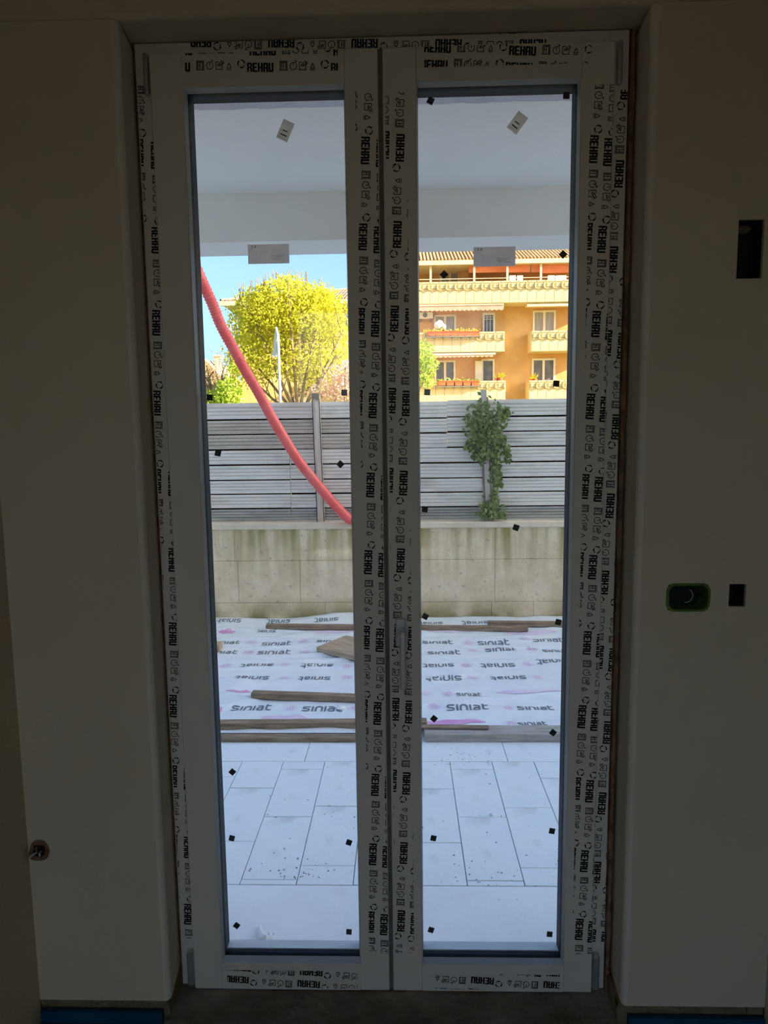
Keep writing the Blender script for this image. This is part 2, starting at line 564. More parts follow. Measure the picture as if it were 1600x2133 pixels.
# left pier, rounded at the opening, splaying a little towards the frame
profL = [(-12.0, YW), (OX0 - rb, YW)] + arris(OX0 - rb, YW + rb, -90, 0)[1:] + [(OX0 - 0.016, 1.775), (-0.62, 1.80), (-0.74, YO), (-12.0, YO)]
wf.prism(profL, 'z', ZB, OZ1)
profR = [(0.93, YW + 0.10), (0.93, YO), (0.67, YO), (0.545, 1.80), (OX1 + 0.008, 1.775)] + arris(OX1 + rb, YW + rb, 180, 270)
# right pier body sits behind the plaster face so that the cut-outs are real recesses
i0 = len(wf.v)
for z in (ZB, OZ1):
    for (x, y) in profR + [(OX1 + rb, YW + 0.10)]:
        wf.v.append((x, y, z))
k = len(profR) + 1
for j in range(k - 1):
    wf.f.append((i0 + j, i0 + j + 1, i0 + k + j + 1, i0 + k + j))
wf.f.append(tuple(i0 + j for j in range(k)))
wf.f.append(tuple(i0 + k + j for j in range(k)))
face_with_holes(wf, OX1 + rb, 0.93, ZB, OZ1, YW, HOLES, 0.065)
wf.quad((0.93, YW, ZB), (0.93, YW + .1, ZB), (0.93, YW + .1, OZ1), (0.93, YW, OZ1))
wf.quad((OX1 + rb, YW, ZB), (0.93, YW, ZB), (0.93, YW + .1, ZB), (OX1 + rb, YW + .1, ZB))
wf.box(0.93, 30.0, YW, YO, ZB, OZ1)
# over the opening: lintel with rounded arris
profT = [(YW, TOP), (YW, OZ1 + rb)] + [(YW + rb - rb * math.cos(math.radians(t)), OZ1 + rb - rb * math.sin(math.radians(t))) for t in (20, 40, 60, 80, 90)] + [(1.775, OZ1 + 0.012), (1.80, 2.54), (1.83, 2.50), (YO, 2.50), (YO, TOP)]
wf.prism(profT, 'x', -12.0, 30.0)
for (a_, b_, c_, d_), lb_ in zip(HOLES[:2], ('tall dark rectangular cut-out high in the wall right of the door', 'small dark square cut-out beside the green electrical box')):
    ho_ = MB()       # near-black lining paints the shade of a deep unlit cavity
    e_ = 0.0006
    for q in (((a_ + e_, c_), (a_ + e_, d_)), ((b_ - e_, c_), (b_ - e_, d_))):
        ho_.quad((q[0][0], YW + .008, q[0][1]), (q[0][0], YW + .064, q[0][1]), (q[1][0], YW + .064, q[1][1]), (q[1][0], YW + .008, q[1][1]))
    for z_ in (c_ + e_, d_ - e_):
        ho_.quad((a_, YW + .008, z_), (b_, YW + .008, z_), (b_, YW + .064, z_), (a_, YW + .064, z_))
    ho_.quad((a_, YW + .064, c_), (b_, YW + .064, c_), (b_, YW + .064, d_), (a_, YW + .064, d_))
    obj('wall_cutout', ho_, 'hole_shade', kind='structure', label=lb_, category='wall cut-out')
obj('wall_front', wf, 'plaster', kind='structure', label='dark plastered wall around the glazed double door', category='wall')

rs = MB()
for (a, b) in ((-12.0, -0.64), (0.552, 30.0)):
    rs.box(a, b, YW + 0.012, YO - 0.01, -0.05, ZB)
    n_ = 26
    if a < 0:
        a = -1.0
    else:
        b = 0.93
    for k in range(n_):            # ragged lower edge of the plaster
        x = a + (b - a) * k / n_
        h = 0.006 + rnd.random() * 0.016
        rs.box(x, x + (b - a) / n_ * 0.96, YW + 0.002 + rnd.random() * .005, YW + 0.03, ZB - h, ZB + 0.001)
obj('wall_base', rs, 'brick_base', kind='structure', label='rough brown masonry foot below the plaster', category='wall base')

for (a, b, l, s) in ((XL, -0.655, 'blue edge strip along the wall foot by the left door leaf', 1), (0.575, XR, 'blue edge strip along the wall foot by the right door leaf', 2)):
    t = MB().box(a + .002, b, YW - 0.006, YW + 0.006, 0.028, 0.068)
    t.box(a + .002, b, YW - 0.030, YW - 0.006, 0.028, 0.036)
    obj('baseboard_%s' % ('left' if s == 1 else 'right'), t, 'blue_strip', kind='structure', label=l, category='edge strip')

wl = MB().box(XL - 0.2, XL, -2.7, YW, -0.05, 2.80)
obj('wall_left', wl, 'plaster_shaded', kind='structure', label='side wall at the left edge of the room', category='wall')
wr = MB().box(XR, XR + 0.2, -5.5, YW, -0.05, 2.80)  # runs on past the back wall as an added screen against direct sun
obj('wall_right', wr, 'plaster_shaded', kind='structure', label='side wall at the right edge of the room, extended behind to block sun', category='wall')
ce = MB().box(XL - 0.2, XR + 0.2, -2.7, YW, 2.80, 2.95)
obj('ceiling', ce, 'plaster', kind='structure', label='plastered ceiling of the room', category='ceiling')
BW0, BW1, BWT = -0.90, 0.86, 2.65  # unseen opening, added and sized to let sky light into the room
bw = MB().box(XL, BW0, -2.7, -2.5, 0, 2.8).box(BW1, XR, -2.7, -2.5, 0, 2.8).box(BW0, BW1, -2.7, -2.5, BWT, 2.8)
obj('wall_back', bw, 'plaster', kind='structure', label='back wall of the room with a wide opening added for sky light', category='wall')
fl = MB().box(XL - 0.2, XR + 0.2, -5.5, YW + 0.012, -0.05, 0.028)
obj('floor', fl, 'screed', kind='structure', label='bare screed floor of the room', category='floor')

# smooth skim-coated returns of the opening, slightly lighter than the wall
for nm_, sg_, x_, lb_ in (('trim_2', -1, OX0, 'pale smooth plaster return on the left of the door opening'), ('trim_3', 1, OX1, 'pale smooth plaster return on the right of the door opening')):
    o_ = .0016
    pf = [(x_ + sg_ * rb * 1.1, YW - o_)] + [(x_ + sg_ * rb - sg_ * (rb + o_) * math.sin(math.radians(t)), YW + rb - (rb + o_) * math.cos(math.radians(t))) for t in (10, 30, 50, 70, 90)]
    xe = x_ + sg_ * (.016 if sg_ < 0 else .008)
    pf += [(xe - sg_ * o_, 1.774), (xe + sg_ * .0005, 1.774), (x_ + sg_ * .002, YW + rb), (x_ + sg_ * rb * 1.1, YW + .0005)]
    obj(nm_, MB().prism(pf, 'z', ZB + .003, OZ1 - .002), 'bead_plaster', kind='structure', label=lb_, category='plaster return')

# rough concrete threshold
th = MB()
NX, NY = 60, 14
x0, x1, y0, y1 = -0.645, 0.556, 1.50, 1.80
for j in range(NY + 1):
    for i in range(NX + 1):
        x = x0 + (x1 - x0) * i / NX
        y = y0 + (y1 - y0) * j / NY
        e = min(1.0, j / 6.0)
        z = 0.030 + 0.016 * e + (noise.noise((x * 9, y * 14, 0)) * 0.007 + noise.noise((x * 30, y * 30, 3)) * 0.003) * (1 if j < NY - 3 else .25)
        if j == 0:
            z = 0.015
        th.v.append((x, y, min(z, .0475)))
for j in range(NY):
    for i in range(NX):
        q = j * (NX + 1) + i
        th.f.append((q, q + 1, q + NX + 2, q + NX + 1))
obj('trim_threshold', th, 'rough_concrete', kind='structure', label='rough unfinished concrete threshold under the door', category='threshold')

# ================================================================== DOUBLE DOOR
YF = 1.752       # face of the fixed frame
YL = 1.735       # face of the leaves
fr = empty('trim_1', (-0.045, 1.79, 0.05), kind='structure', label='white film-covered fixed frame around both door leaves', category='door frame')
jl = obj('jamb', MB().cbox(-0.638, -0.590, YF, 1.825, 0.048, 2.534, .002), 'pvc', fr)
jr = obj('jamb', MB().cbox(0.500, 0.546, YF, 1.825, 0.048, 2.534, .002), 'pvc', fr)
hd = obj('head', MB().cbox(-0.590, 0.500, YF, 1.825, 2.492, 2.534, .002), 'pvc', fr)
obj('sill_profile', MB().box(-0.590, 0.500, 1.775, 1.825, 0.044, 0.070), 'pvc', fr)
fo = MB()
for (x, s) in ((-0.6455, 1), (0.553, 2)):
    prev = None
    for k in range(60):
        z0 = 0.05 + k * 2.48 / 60
        w_ = 0.0045 + 0.003 * noise.noise((k * .35, s * 7, 0))
        fo.box(x - w_, x + w_, (1.744 if s == 2 else 1.764) + .004 * noise.noise((k * .5, 3, s)), 1.79, z0, z0 + 2.48 / 60)
obj('foam_joint', fo, 'foam', fr, label='reddish brown gap between frame and plaster')
hm = lambda x, z0, z1, r: MB().tube([(x, YF - 0.010, z0), (x, YF - 0.010, z0 + .004), (x, YF - 0.010, z1 - .004), (x, YF - 0.010, z1)], [r * .7, r, r, r * .7], 12).box(x - .004, x + .004, YF - .010, YF + .004, z0 + .008, z1 - .008)
obj('hinge', hm(-0.6085, 2.412, 2.506, .0065), 'hinge_metal', fr, smooth=False, label='bright slim hinge barrel')
obj('hinge', hm(0.5215, 2.408, 2.503, .0065), 'hinge_metal', fr, label='bright slim hinge barrel')
for x, sg in ((-0.6075, 1), (0.519, -1)):
    hb = MB().cbox(x - .0095, x + .0095, YF - .020, YF + .004, 0.058, 0.160, .004)
    obj('hinge', hb, 'hinge_metal', fr, label='grey lower hinge cover')
film_strip('film_lettering', jl, (-0.609, 2.077), (-0.009, -0.2), (1, -.045), (-0.6345, -0.5995, 0.19, 2.44), YF - 0.0006, rowgap=0.0385)
film_strip('film_lettering', jr, (0.529, 1.403), (0.009, 0.2), (-1, .045), (0.5115, 0.5445, 0.19, 2.40), YF - 0.0006, rowgap=0.0355)
film_strip('film_lettering', hd, (-0.082, 2.5195), (-0.2, 0.006), (-.03, -1), (-0.50, 0.36, 2.506, 2.5325), YF - 0.0006, rowgap=0.0366)

PADS = {0: [(437, 828, 3), (717, 818, 2), (454, 944, 12), (709, 967, 45), (484, 1608, 42), (483, 1746, 15), (727, 1755, 20), (493, 1928, 38), (727, 1941, 4)],
        1: [(897, 210, 28), (1180, 199, 2), (925, 572, 45), (1173, 530, 45), (890, 817, 4), (1159, 799, 3), (885, 1061, 8), (1075, 1099, 20), (886, 1284, 28), (1163, 1296, 15),
            (904, 1497, 40), (1152, 1526, 38), (903, 1746, 12), (1150, 1731, 10), (898, 1937, 18), (1145, 1946, 5)]}
pad_me = MB().box(-.0076, .0076, -.0012, .0012, -.0076, .0076).mesh('cork_pad', 'sticker_dark')


def door_leaf(n, x0, x1, gx0, gx1, label):
    z0, z1, gz0, gz1 = 0.0495, 2.5015, 0.131, 2.4225
    leaf = empty('door_%d' % n, ((x0 + x1) / 2, 1.77, z0), kind='structure', label=label, category='door')
    YB = 1.808
    a = obj('stile', MB().cbox(x0, gx0, YL, YB, z0, z1, .0025), 'pvc', leaf)
    b = obj('stile', MB().cbox(gx1, x1, YL, YB, z0, z1, .0025), 'pvc', leaf)
    c = obj('rail', MB().box(gx0, gx1, YL + .0003, YB, gz1, z1 - .001), 'pvc', leaf)
    d = obj('rail', MB().box(gx0, gx1, YL + .0003, YB, z0 + .001, gz0), 'pvc', leaf)
    # glazing beads: sloping white strips round the pane
    t, dp = 0.003, 0.024
    for prof, ax, s0, s1 in (([(gx0, YL + .001), (gx0 + t, YL + dp), (gx0, YL + dp)], 'z', gz0, gz1), ([(gx1, YL + .001), (gx1 - t, YL + dp), (gx1, YL + dp)], 'z', gz0, gz1),
                             ([(YL + .001, gz1), (YL + dp, gz1 - t), (YL + dp, gz1)], 'x', gx0, gx1), ([(YL + .001, gz0), (YL + dp, gz0 + t), (YL + dp, gz0)], 'x', gx0, gx1)):
        obj('glazing_bead', MB().prism(prof, ax, s0, s1), 'pvc_bead', leaf)
    # dark spacer edge of the double glazing
    e0, e1 = YL + dp, YL + 0.048
    w = 0.0034
    for q in ((gx0, gx0 + w, gz0, gz1, YB), (gx1 - w, gx1, gz0, gz1, YB), (gx0 + w, gx1 - w, gz1 - w, gz1, YB), (gx0 + w, gx1 - w, gz0, gz0 + w, e1)):
        obj('glass_spacer', MB().box(q[0], q[1], e0, q[4], q[2], q[3]), 'spacer', leaf, label='dark edge spacer of the glazing unit')
    w2 = 0.0025
    obj('outer_rebate', MB().box(gx0 + w, gx1 - w, e1, YB + .006, gz0 - .004, gz0 + .0065), 'pvc_bead', leaf)
    pane = obj('glass_pane', MB().box(gx0 + .0008, gx1 - .0008, YL + .030, YL + .034, gz0 + .0008, gz1 - .0008), 'glass', leaf)
    for (px, py, ang) in PADS[n - 1]:
        p = at(px, py, YL + .0356)
        inst('cork_pad', pad_me, p, pane, rot=(0, math.radians(ang), 0))
    return leaf, a, b, c, d, pane


L1, L1a, L1b, L1c, L1d, P1 = door_leaf(1, -0.598, -0.0505, -0.518, -0.131, 'left glazed door leaf with printed film, red hose and yellow tree seen through it')
L2, L2a, L2b, L2c, L2d, P2 = door_leaf(2, -0.0395, 0.508, 0.0415, 0.4295, 'right glazed door leaf with the lever handle and printed film')
obj('meeting_strip', MB().box(-0.0505, -0.0395, YL + .005, YL + .03, 0.052, 2.50), 'gap_shade_grey', L1, label='grey strip coloured as the shade between the leaves')

YT = YL - 0.0006
film_strip('film_lettering', L1b, (-0.083, 2.27), (-0.009, -0.2), (1, -.045), (-0.1055, -0.0525, 0.165, 2.405), YT)
film_strip('film_lettering', L2a, (0.001, 2.275), (0.009, 0.2), (-1, .045), (-0.0335, 0.0185, 0.165, 2.40), YT)
film_strip('film_lettering', L2b, (0.493, 1.446), (-0.0095, -0.2), (1, -.0475), (0.4525, 0.5055, 0.165, 2.405), YT, rowgap=0.0345)
film_strip('film_lettering', L1c, (-0.33, 2.464), (0.2, -0.006), (.03, 1), (-0.512, -0.145, 2.452, 2.4995), YT)
film_strip('film_lettering', L2c, (0.092, 2.4955), (0.2, -0.011), (.055, 1), (0.060, 0.452, 2.4535, 2.4995), YT)
film_strip('film_lettering', L1d, (-0.277, 0.068), (-0.2, 0.012), (-.06, -1), (-0.505, -0.140, 0.055, 0.1085), YT)
film_strip('film_lettering', L2d, (0.207, 0.084), (-0.2, 0.012), (-.06, -1), (0.075, 0.420, 0.057, 0.103), YT)


# paper labels stuck to the panes
def sticker(pane, px, py, w, h, ang, m, rows, label):
    c = at(px, py, YL + .0356)
    ca, sa = math.cos(math.radians(ang)), math.sin(math.radians(ang))
    pl = lambda u, v: (c.x + u * ca - v * sa, c.y, c.z + u * sa + v * ca)
    mb = MB()
    for dy in (0, .0008):
        q = [pl(-w / 2, -h / 2), pl(w / 2, -h / 2), pl(w / 2, h / 2), pl(-w / 2, h / 2)]
        mb.quad(*[(a, b + dy, d) for a, b, d in q])
    s = obj('label_sticker', mb, m, pane, label=label)
    return c, pl, s


def text_lines(pl, lines, name, parent):
    mb = MB()
    f = lambda u, v: (lambda p: (p[0], p[1] - .0008, p[2]))(pl(u, v))
    for pts, w in lines:
        stroke(mb, pts, w, f)
    # print of a label belongs to the pane beside its sticker
    return obj(name, mb, 'ink', parent)


W1 = 0.104
for pane, px, py, m, lab in ((P1, 559.5, 529, 'sticker_paper', 'grey rectangular marking label hanging below the canopy edge'), (P2, 1030, 534.5, 'sticker_paper', 'grey rectangular marking label over the roof edge')):
    c, pl, s = sticker(pane, px, py, W1, 0.047, 0, m, 0, lab)
    L = [(arc(-.043, .0175, .0032, -80, 80, 8), .0011), (arc(-.035, .0175, .0032, -80, 80, 8), .0011), ([(-.035, .0175), (-.0325, .0175)], .0009)]
    for k in range(4):
        L.append(([(0.004 + .004 * (k % 2), -.004 - k * .0032), (0.040 - .006 * ((k * 7) % 3), -.004 - k * .0032)], .0006))
    text_lines(pl, L, 'label_print', pane)
for pane, px, py, ang, m, lab in ((P1, 594.5, 272, -25, 'sticker_paper2', 'small tilted paper label near the top'), (P2, 1078, 255.5, -38, 'sticker_paper2', 'small tilted paper label near the top')):
    c, pl, s = sticker(pane, px, py, 0.0295, 0.047, ang, m, 0, lab)
    L = [([(-.006, -.001), (.006, -.001)], .0024), ([(-.007, -.0115), (.008, -.0115)], .0028), ([(-.011, -.0185), (.004, -.0185)], .0006)]
    text_lines(pl, L, 'label_print', pane)

# lever handle hanging down on the right leaf
hx = -0.0085
ro = MB().cbox(hx - .014, hx + .014, YL - .010, YL - .0002, 1.040, 1.118, .004)
hh = obj('handle', ro, 'handle_metal', L2, label='white lever handle turned downwards')
lev = MB().tube([(hx, YL - .008, 1.083), (hx, YL - .040, 1.083)], .0095, 14)
obj('handle_neck', lev, 'handle_metal', hh, smooth=True)
lv = MB().cbox(hx - .004, hx + .0125, YL - .052, YL - .038, 0.940, 1.096, .004)
obj('handle_lever', lv, 'handle_metal', hh)

# ================================================================== THINGS ON THE INNER WALL
eb = empty('junction_box', (0.688, 1.66, 1.158), label='green oval-ended electrical box set in the wall right of the door', category='junction box')


def rr_outline(cx, cz, hw, hh_, r, n=6):
    o = []
    for (sx, sz, a0) in ((1, 1, 0), (-1, 1, 90), (-1, -1, 180), (1, -1, 270)):
        for k in range(n + 1):
            t = math.radians(a0 + 90 * k / n)
            o.append((cx + sx * (hw - r) + r * math.cos(t), cz + sz * (hh_ - r) + r * math.sin(t)))
    return o


o1 = rr_outline(.688, 1.190, .0525, .0350, .020)
o2 = rr_outline(.688, 1.190, .0465, .0295, .016)
rim = MB()
k = len(o1)
for ys in ((YW - .003, YW + .02),):
    for j in range(k):
        a, b, c, d = o1[j], o1[(j + 1) % k], o2[(j + 1) % k], o2[j]
        rim.quad((a[0], YW - .003, a[1]), (b[0], YW - .003, b[1]), (c[0], YW - .0035, c[1]), (d[0], YW - .0035, d[1]))
        rim.quad((a[0], YW - .003, a[1]), (b[0], YW - .003, b[1]), (b[0], YW + .004, b[1]), (a[0], YW + .004, a[1]))
        rim.quad((d[0], YW - .0035, d[1]), (c[0], YW - .0035, c[1]), (c[0], YW + .05, c[1]), (d[0], YW + .05, d[1]))
obj('rim', rim, 'green_box', eb)
bk = MB()
bk.v += [(x, YW + .05, z) for x, z in o2]
bk.f.append(tuple(range(k)))
obj('back_plate', bk, 'box_inside', eb)
for sx in (-1, 1):
    obj('screw_lug', MB().tube([(.688 + sx * .0395, YW + .004, 1.190), (.688 + sx * .0395, YW + .03, 1.190)], .004, 10), 'box_inside', eb)
obj('cable_loop', MB().tube([(x, YW + .018, z) for q, (x, z) in enumerate(arc(.690, 1.190, .017, -100, 60, 14))], .0012, 6), 'cable_white', eb)

bm = bmesh.new()
bmesh.ops.create_icosphere(bm, subdivisions=3, radius=1)
for v in bm.verts:
    k = 1 + .4 * noise.noise(v.co * 1.7)
    v.co = Vector((0.797 + v.co.x * .024 * k, YW + .048 + v.co.y * .014 * k, 2.056 + v.co.z * .009 * k))
cb = bpy.data.meshes.new('plaster_lump')
bm.to_mesh(cb)
bm.free()
cb.materials.append(MATS['brick_base'])
obj('plaster_lump', cb, 'plaster', label='grey mortar lump at the top of the tall wall cut-out', category='mortar lump')

cl = empty('wall_bushing', (-0.968, 1.60, 0.505), label='round cut-out with brown foam and cable ends low on the left wall corner', category='cable outlet')
rg = MB()
for j in range(20):
    a0, a1 = 2 * math.pi * j / 20, 2 * math.pi * (j + 1) / 20
    P = lambda a, r, y: (-0.955 + r * math.cos(a) * .9, y + .004 * math.sin(3 * a), 0.527 + r * math.sin(a))
    rg.quad(P(a0, .030, YW), P(a1, .030, YW), P(a1, .026, YW - .010), P(a0, .026, YW - .010))
    rg.quad(P(a0, .026, YW - .010), P(a1, .026, YW - .010), P(a1, .019, YW - .006), P(a0, .019, YW - .006))
    rg.quad(P(a0, .019, YW - .006), P(a1, .019, YW - .006), P(a1, .018, YW - .001), P(a0, .018, YW - .001))
obj('foam_ring', rg, 'foam', cl)
obj('back_plate', MB().disc((-0.955, YW - .0015, .527), .0185), 'hole_shade', cl)  # dark disc paints the shade of the hole on the uncut wall
for q, (dx, dz) in enumerate(((-.006, .006), (.004, -.003), (.0, .009), (-.008, -.006))):
    obj('cable_end', MB().tube([(-0.955 + dx, YW - .001, .527 + dz), (-0.955 + dx * 1.6, YW - .014, .530 + dz * 1.4), (-0.955 + dx * 2.2, YW - .016, .523 + dz)], .0026, 7), 'cable_white' if q % 2 else 'foam', cl)

# ================================================================== OUTSIDE: CANOPY AND PATIO
ln = MB()
n_ = 60
for k in range(n_):      # raw underside of the lintel with a torn outer edge
    a = -0.66 + 1.26 * k / n_
    ln.box(a, a + 1.26 / n_, 1.83, 1.988 + .010 * noise.noise((k * .4, 0, 0)), 2.484, 2.4995)
obj('trim_lintel', ln, 'lintel_raw', kind='structure', label='raw pinkish underside of the lintel with a torn edge', category='lintel')
ex = MB()  # unseen white skin added to bounce light onto the patio
for (a, b, c, d) in ((-12.0, -0.74, -0.05, TOP), (0.67, 30.0, -0.05, TOP), (-0.74, 0.67, 2.492, TOP)):
    ex.box(a, b, YO, YO + .012, c, d)
obj('wall_outside', ex, 'render_white', kind='structure', label='white outer face added to the house wall to bounce light', category='wall')
can = empty('canopy', (0, 2.0, 2.5), kind='structure', label='pale painted concrete canopy over the patio door', category='canopy')
obj('canopy_slab', MB().box(-1.12, 1.12, YO + .012, 3.00, 2.530, 2.66), 'soffit_paint', can)
obj('canopy_beam', MB().box(-1.12, 1.12, 2.785, 3.00, 2.347, 2.530), 'soffit_paint', can)

GZ = -0.02
obj('ground_yard', MB().box(-12, 30, YO + .012, 5.64, -0.12, GZ), 'yard_ground', kind='structure', label='pale concrete yard ground beside the patio', category='ground')
obj('ground_meadow', MB().box(-60, 60, 5.90, 90, -0.14, -0.02), 'meadow', kind='structure', label='grassy ground beyond the fence', category='ground')
pat = empty('floor_patio', (0, 2.7, 0), kind='structure', label='pale rectangular patio tiles laid in staggered columns', category='patio')
obj('mortar_bed', MB().box(-2.6, 2.6, 1.995, 3.60, -0.019, -0.0035), 'joint', pat)
obj('threshold_slab', MB().cbox(-.66, .60, 1.83, 2.2465, -0.018, 0.0012, .0012), 'slab', pat, label='plain pale slab in front of the door')
tw, tl, gap = 0.2029, 0.4045, 0.0032
offs = {-4: 2.70, -3: 2.613, -2: 2.5095, -1: 2.683, 0: 2.764, 1: 2.600, 2: 2.5055, 3: 2.683, 4: 2.756, 5: 2.601}
TILE_CACHE = {}
for cidx in range(-11, 11):
    xa = -0.394 + tw * cidx
    yj = offs.get(cidx, 2.35 + ((cidx * 137) % 40) / 100.0)
    while yj - tl > 2.2505:
        yj -= tl
    cuts = [2.2505]
    y = yj
    while y < 3.16:
        if y > 2.26:
            cuts.append(y)
        y += tl
    cuts.append(3.1645)
    for y0, y1 in zip(cuts, cuts[1:]):
        key = (round(y1 - y0, 3))
        if key not in TILE_CACHE:
            TILE_CACHE[key] = MB().cbox(gap / 2, tw - gap / 2, gap / 2, (y1 - y0) - gap / 2, -0.017, 0, .0012).mesh('tile', 'tile')
        inst('tile', TILE_CACHE[key], (xa, y0, rnd.uniform(-.0006, .0006)), pat)
bt = MB().cbox(gap / 2, .992 - gap / 2, gap / 2, .42 - gap / 2, -0.017, 0, .0012).mesh('tile', 'tile')
for k in range(-2, 3):
    inst('tile', bt, (-0.495 + .992 * k, 3.1650, rnd.uniform(-.0006, .0006)), pat)


# ------------------------------------------------------------------ printed plastic sheeting
def sheet_h(x, y):
    edge = max(0.0, min(1.0, (5.62 - y) / .15))
    h = 0.014 + 0.010 * noise.noise((x * 1.3, y * 2.6, 1.0)) + 0.008 * noise.noise((x * 2.5 + y, y * 7.0, 4.0)) + 0.004 * noise.noise((x * 7, y * 15, 9.0))
    h += 0.0035 * noise.noise((x * 5 + y * 3, y * 7 - x * 2, 2.0))
    r = abs(noise.noise((x * .9 + 2, y * 4.5, 6.0)))
    h += 0.012 * max(0, 0.18 - r) / .18
    h += 0.05 * max(0.0, min(1.0, (y - 5.35) / .25)) * max(0, 0.5 + noise.noise((x * 1.1, 8, 0)))
    return max(h, 0.002)


SX0, SX1, SY0, SY1 = -2.9, 2.9, 3.50, 5.636
sh = MB()
NX, NY = 290, 150
for j in range(NY + 1):
    for i in range(NX + 1):
        x = SX0 + (SX1 - SX0) * i / NX
        y = SY0 + (SY1 - SY0) * j / NY
        sh.v.append((x, y, sheet_h(x, y)))
for j in range(NY):
    for i in range(NX):
        q = j * (NX + 1) + i
        sh.f.append((q, q + 1, q + NX + 2, q + NX + 1))
sheet = empty('plastic_sheet', (0, 4.5, 0), label='crumpled white plastic sheeting printed with grey words and pink stars', category='plastic sheet')
obj('sheeting', sh, 'sheet', sheet, smooth=True)


def ground(px, py):
    d = _r2 * ((px - CX) / F_PX) + _d2 * ((py - CY) / F_PX) + _f
    return EYE + d * ((0.018 - EYE.z) / d.z)


def word_strokes():
    o = []
    # s i n i a t  (x-height 1, advance in x-height units)
    o.append([(0.75, .92)] + arc(.28, .74, .24, 90, 250, 5, .22) + [(.5, .50)] + arc(.50, .26, .24, 70, -90, 5, .24) + [(.0, .04)])
    o.append([(1.12, 0), (1.12, .96)])
    o.append([(1.50, 0), (1.50, .70)] + arc(1.85, .62, .35, 170, 10, 7, .34) + [(2.20, 0)])
    o.append([(2.58, 0), (2.58, .96)])
    o.append([(3.0, .90)] + arc(3.22, .66, .34, 85, 0, 5, .28) + [(3.56, 0.03), (3.20, .03)] + arc(3.20, .27, .24, 270, 90, 6, .24) + [(3.56, .52)])
    o.append([(3.98, 1.30), (3.98, .30)] + arc(4.25, .28, .27, 180, 270, 5, .27) + [(4.50, .01)])
    o.append([(3.98, .93), (4.46, .93)])
    return o


WORD = word_strokes()


def subdiv(pts, n=3):
    out = []
    for a, b in zip(pts, pts[1:]):
        for k in range(n):
            out.append((a[0] + (b[0] - a[0]) * k / n, a[1] + (b[1] - a[1]) * k / n))
    return out + [pts[-1]]


def on_sheet(cx, cy, ang, lift=0.0025):
    ca, sa = math.cos(ang), math.sin(ang)

    def f(u, v):
        x, y = cx + u * ca - v * sa, cy + u * sa + v * ca
        return (x, y, sheet_h(x, y) + lift)
    return f


WORDS = [(555, 1315, 40, 1), (576, 1339, 62, 0), (470, 1338, 62, 0), (571, 1358, 70, 0), (462, 1358, 66, 0), (690, 1338, 60, 0), (535, 1386, 70, 1), (661, 1386, 68, 1),
         (525, 1412, 72, 1), (655, 1412, 68, 1), (524, 1475, 86, 0), (672, 1477, 86, 0), (478, 1298, 50, 1), (580, 1298, 50, 1), (680, 1298, 50, 1),
         (912, 1338, 64, 0), (1028, 1338, 66, 0), (1142, 1335, 64, 0), (925, 1359, 68, 0), (1044, 1355, 66, 0), (1160, 1355, 60, 0), (913, 1385, 66, 1), (1037, 1384, 72, 1), (1150, 1379, 64, 1),
         (924, 1411, 76, 1), (1059, 1410, 74, 1), (977, 1446, 54, 0), (974, 1474, 88, 0), (1115, 1474, 76, 0), (1109, 1506, 62, 0), (897, 1299, 50, 1), (990, 1299, 56, 1), (790, 1386, 68, 1), (790, 1340, 66, 0), (800, 1412, 70, 1), (800, 1475, 84, 0), (1290, 1384, 70, 1), (1270, 1338, 66, 0), (1260, 1410, 72, 1), (360, 1386, 70, 1), (350, 1340, 62, 0)]
pr = MB()
for (px, py, w, flip) in WORDS:
    c = ground(px, py)
    width = w * c.y / F_PX
    s = width / 4.5
    hk = 1.12
    ang = math.pi if flip else 0.0
    ang += rnd.uniform(-.03, .03)
    f = on_sheet(c.x, c.y, ang)
    for ln_ in WORD:
        pts = subdiv([((p[0] - 2.25) * s, (p[1] - .5) * s * hk) for p in ln_], 2)
        stroke(pr, pts, s * .20, f)
obj('sheet_lettering', pr, 'print_grey', sheet, label='grey repeated word on the sheeting')
STARS = [(469, 1385), (593, 1386), (722, 1388), (592, 1412), (722, 1411), (606, 1476), (518, 1358), (635, 1358), (633, 1337), (524, 1337), (977, 1338), (1092, 1332), (985, 1355), (1109, 1352),
         (970, 1385), (1100, 1383), (985, 1410), (1121, 1410), (933, 1445), (904, 1472), (1059, 1474), (1066, 1503), (850, 1386), (850, 1411), (740, 1476), (870, 1340), (1200, 1384), (1190, 1410)]
for (px, py) in STARS:
    ps = MB()
    c = ground(px, py)
    f = on_sheet(c.x, c.y, rnd.uniform(0, .3))
    R = 9.5 * c.y / F_PX * 1.45
    for k in range(11):
        t = 2 * math.pi * k / 11
        r1 = R * rnd.uniform(.8, 1.1)
        stroke(ps, subdiv([(math.cos(t) * R * .22, math.sin(t) * R * .22), (math.cos(t) * r1, math.sin(t) * r1)], 2), R * .085, f)
    obj('star_mark', ps, 'print_pink', sheet)
BANDS = [(455, 490, 1316, 8, 'p'), (640, 735, 1317, 6, 'l'), (470, 522, 1441, 8, 'p'), (545, 640, 1497, 7, 'l'), (880, 985, 1316, 6, 'l'), (1050, 1160, 1318, 6, 'l'), (1035, 1175, 1441, 8, 'l'), (880, 1012, 1501, 10, 'p'), (880, 900, 1444, 5, 'l'), (452, 462, 1480, 12, 'p')]
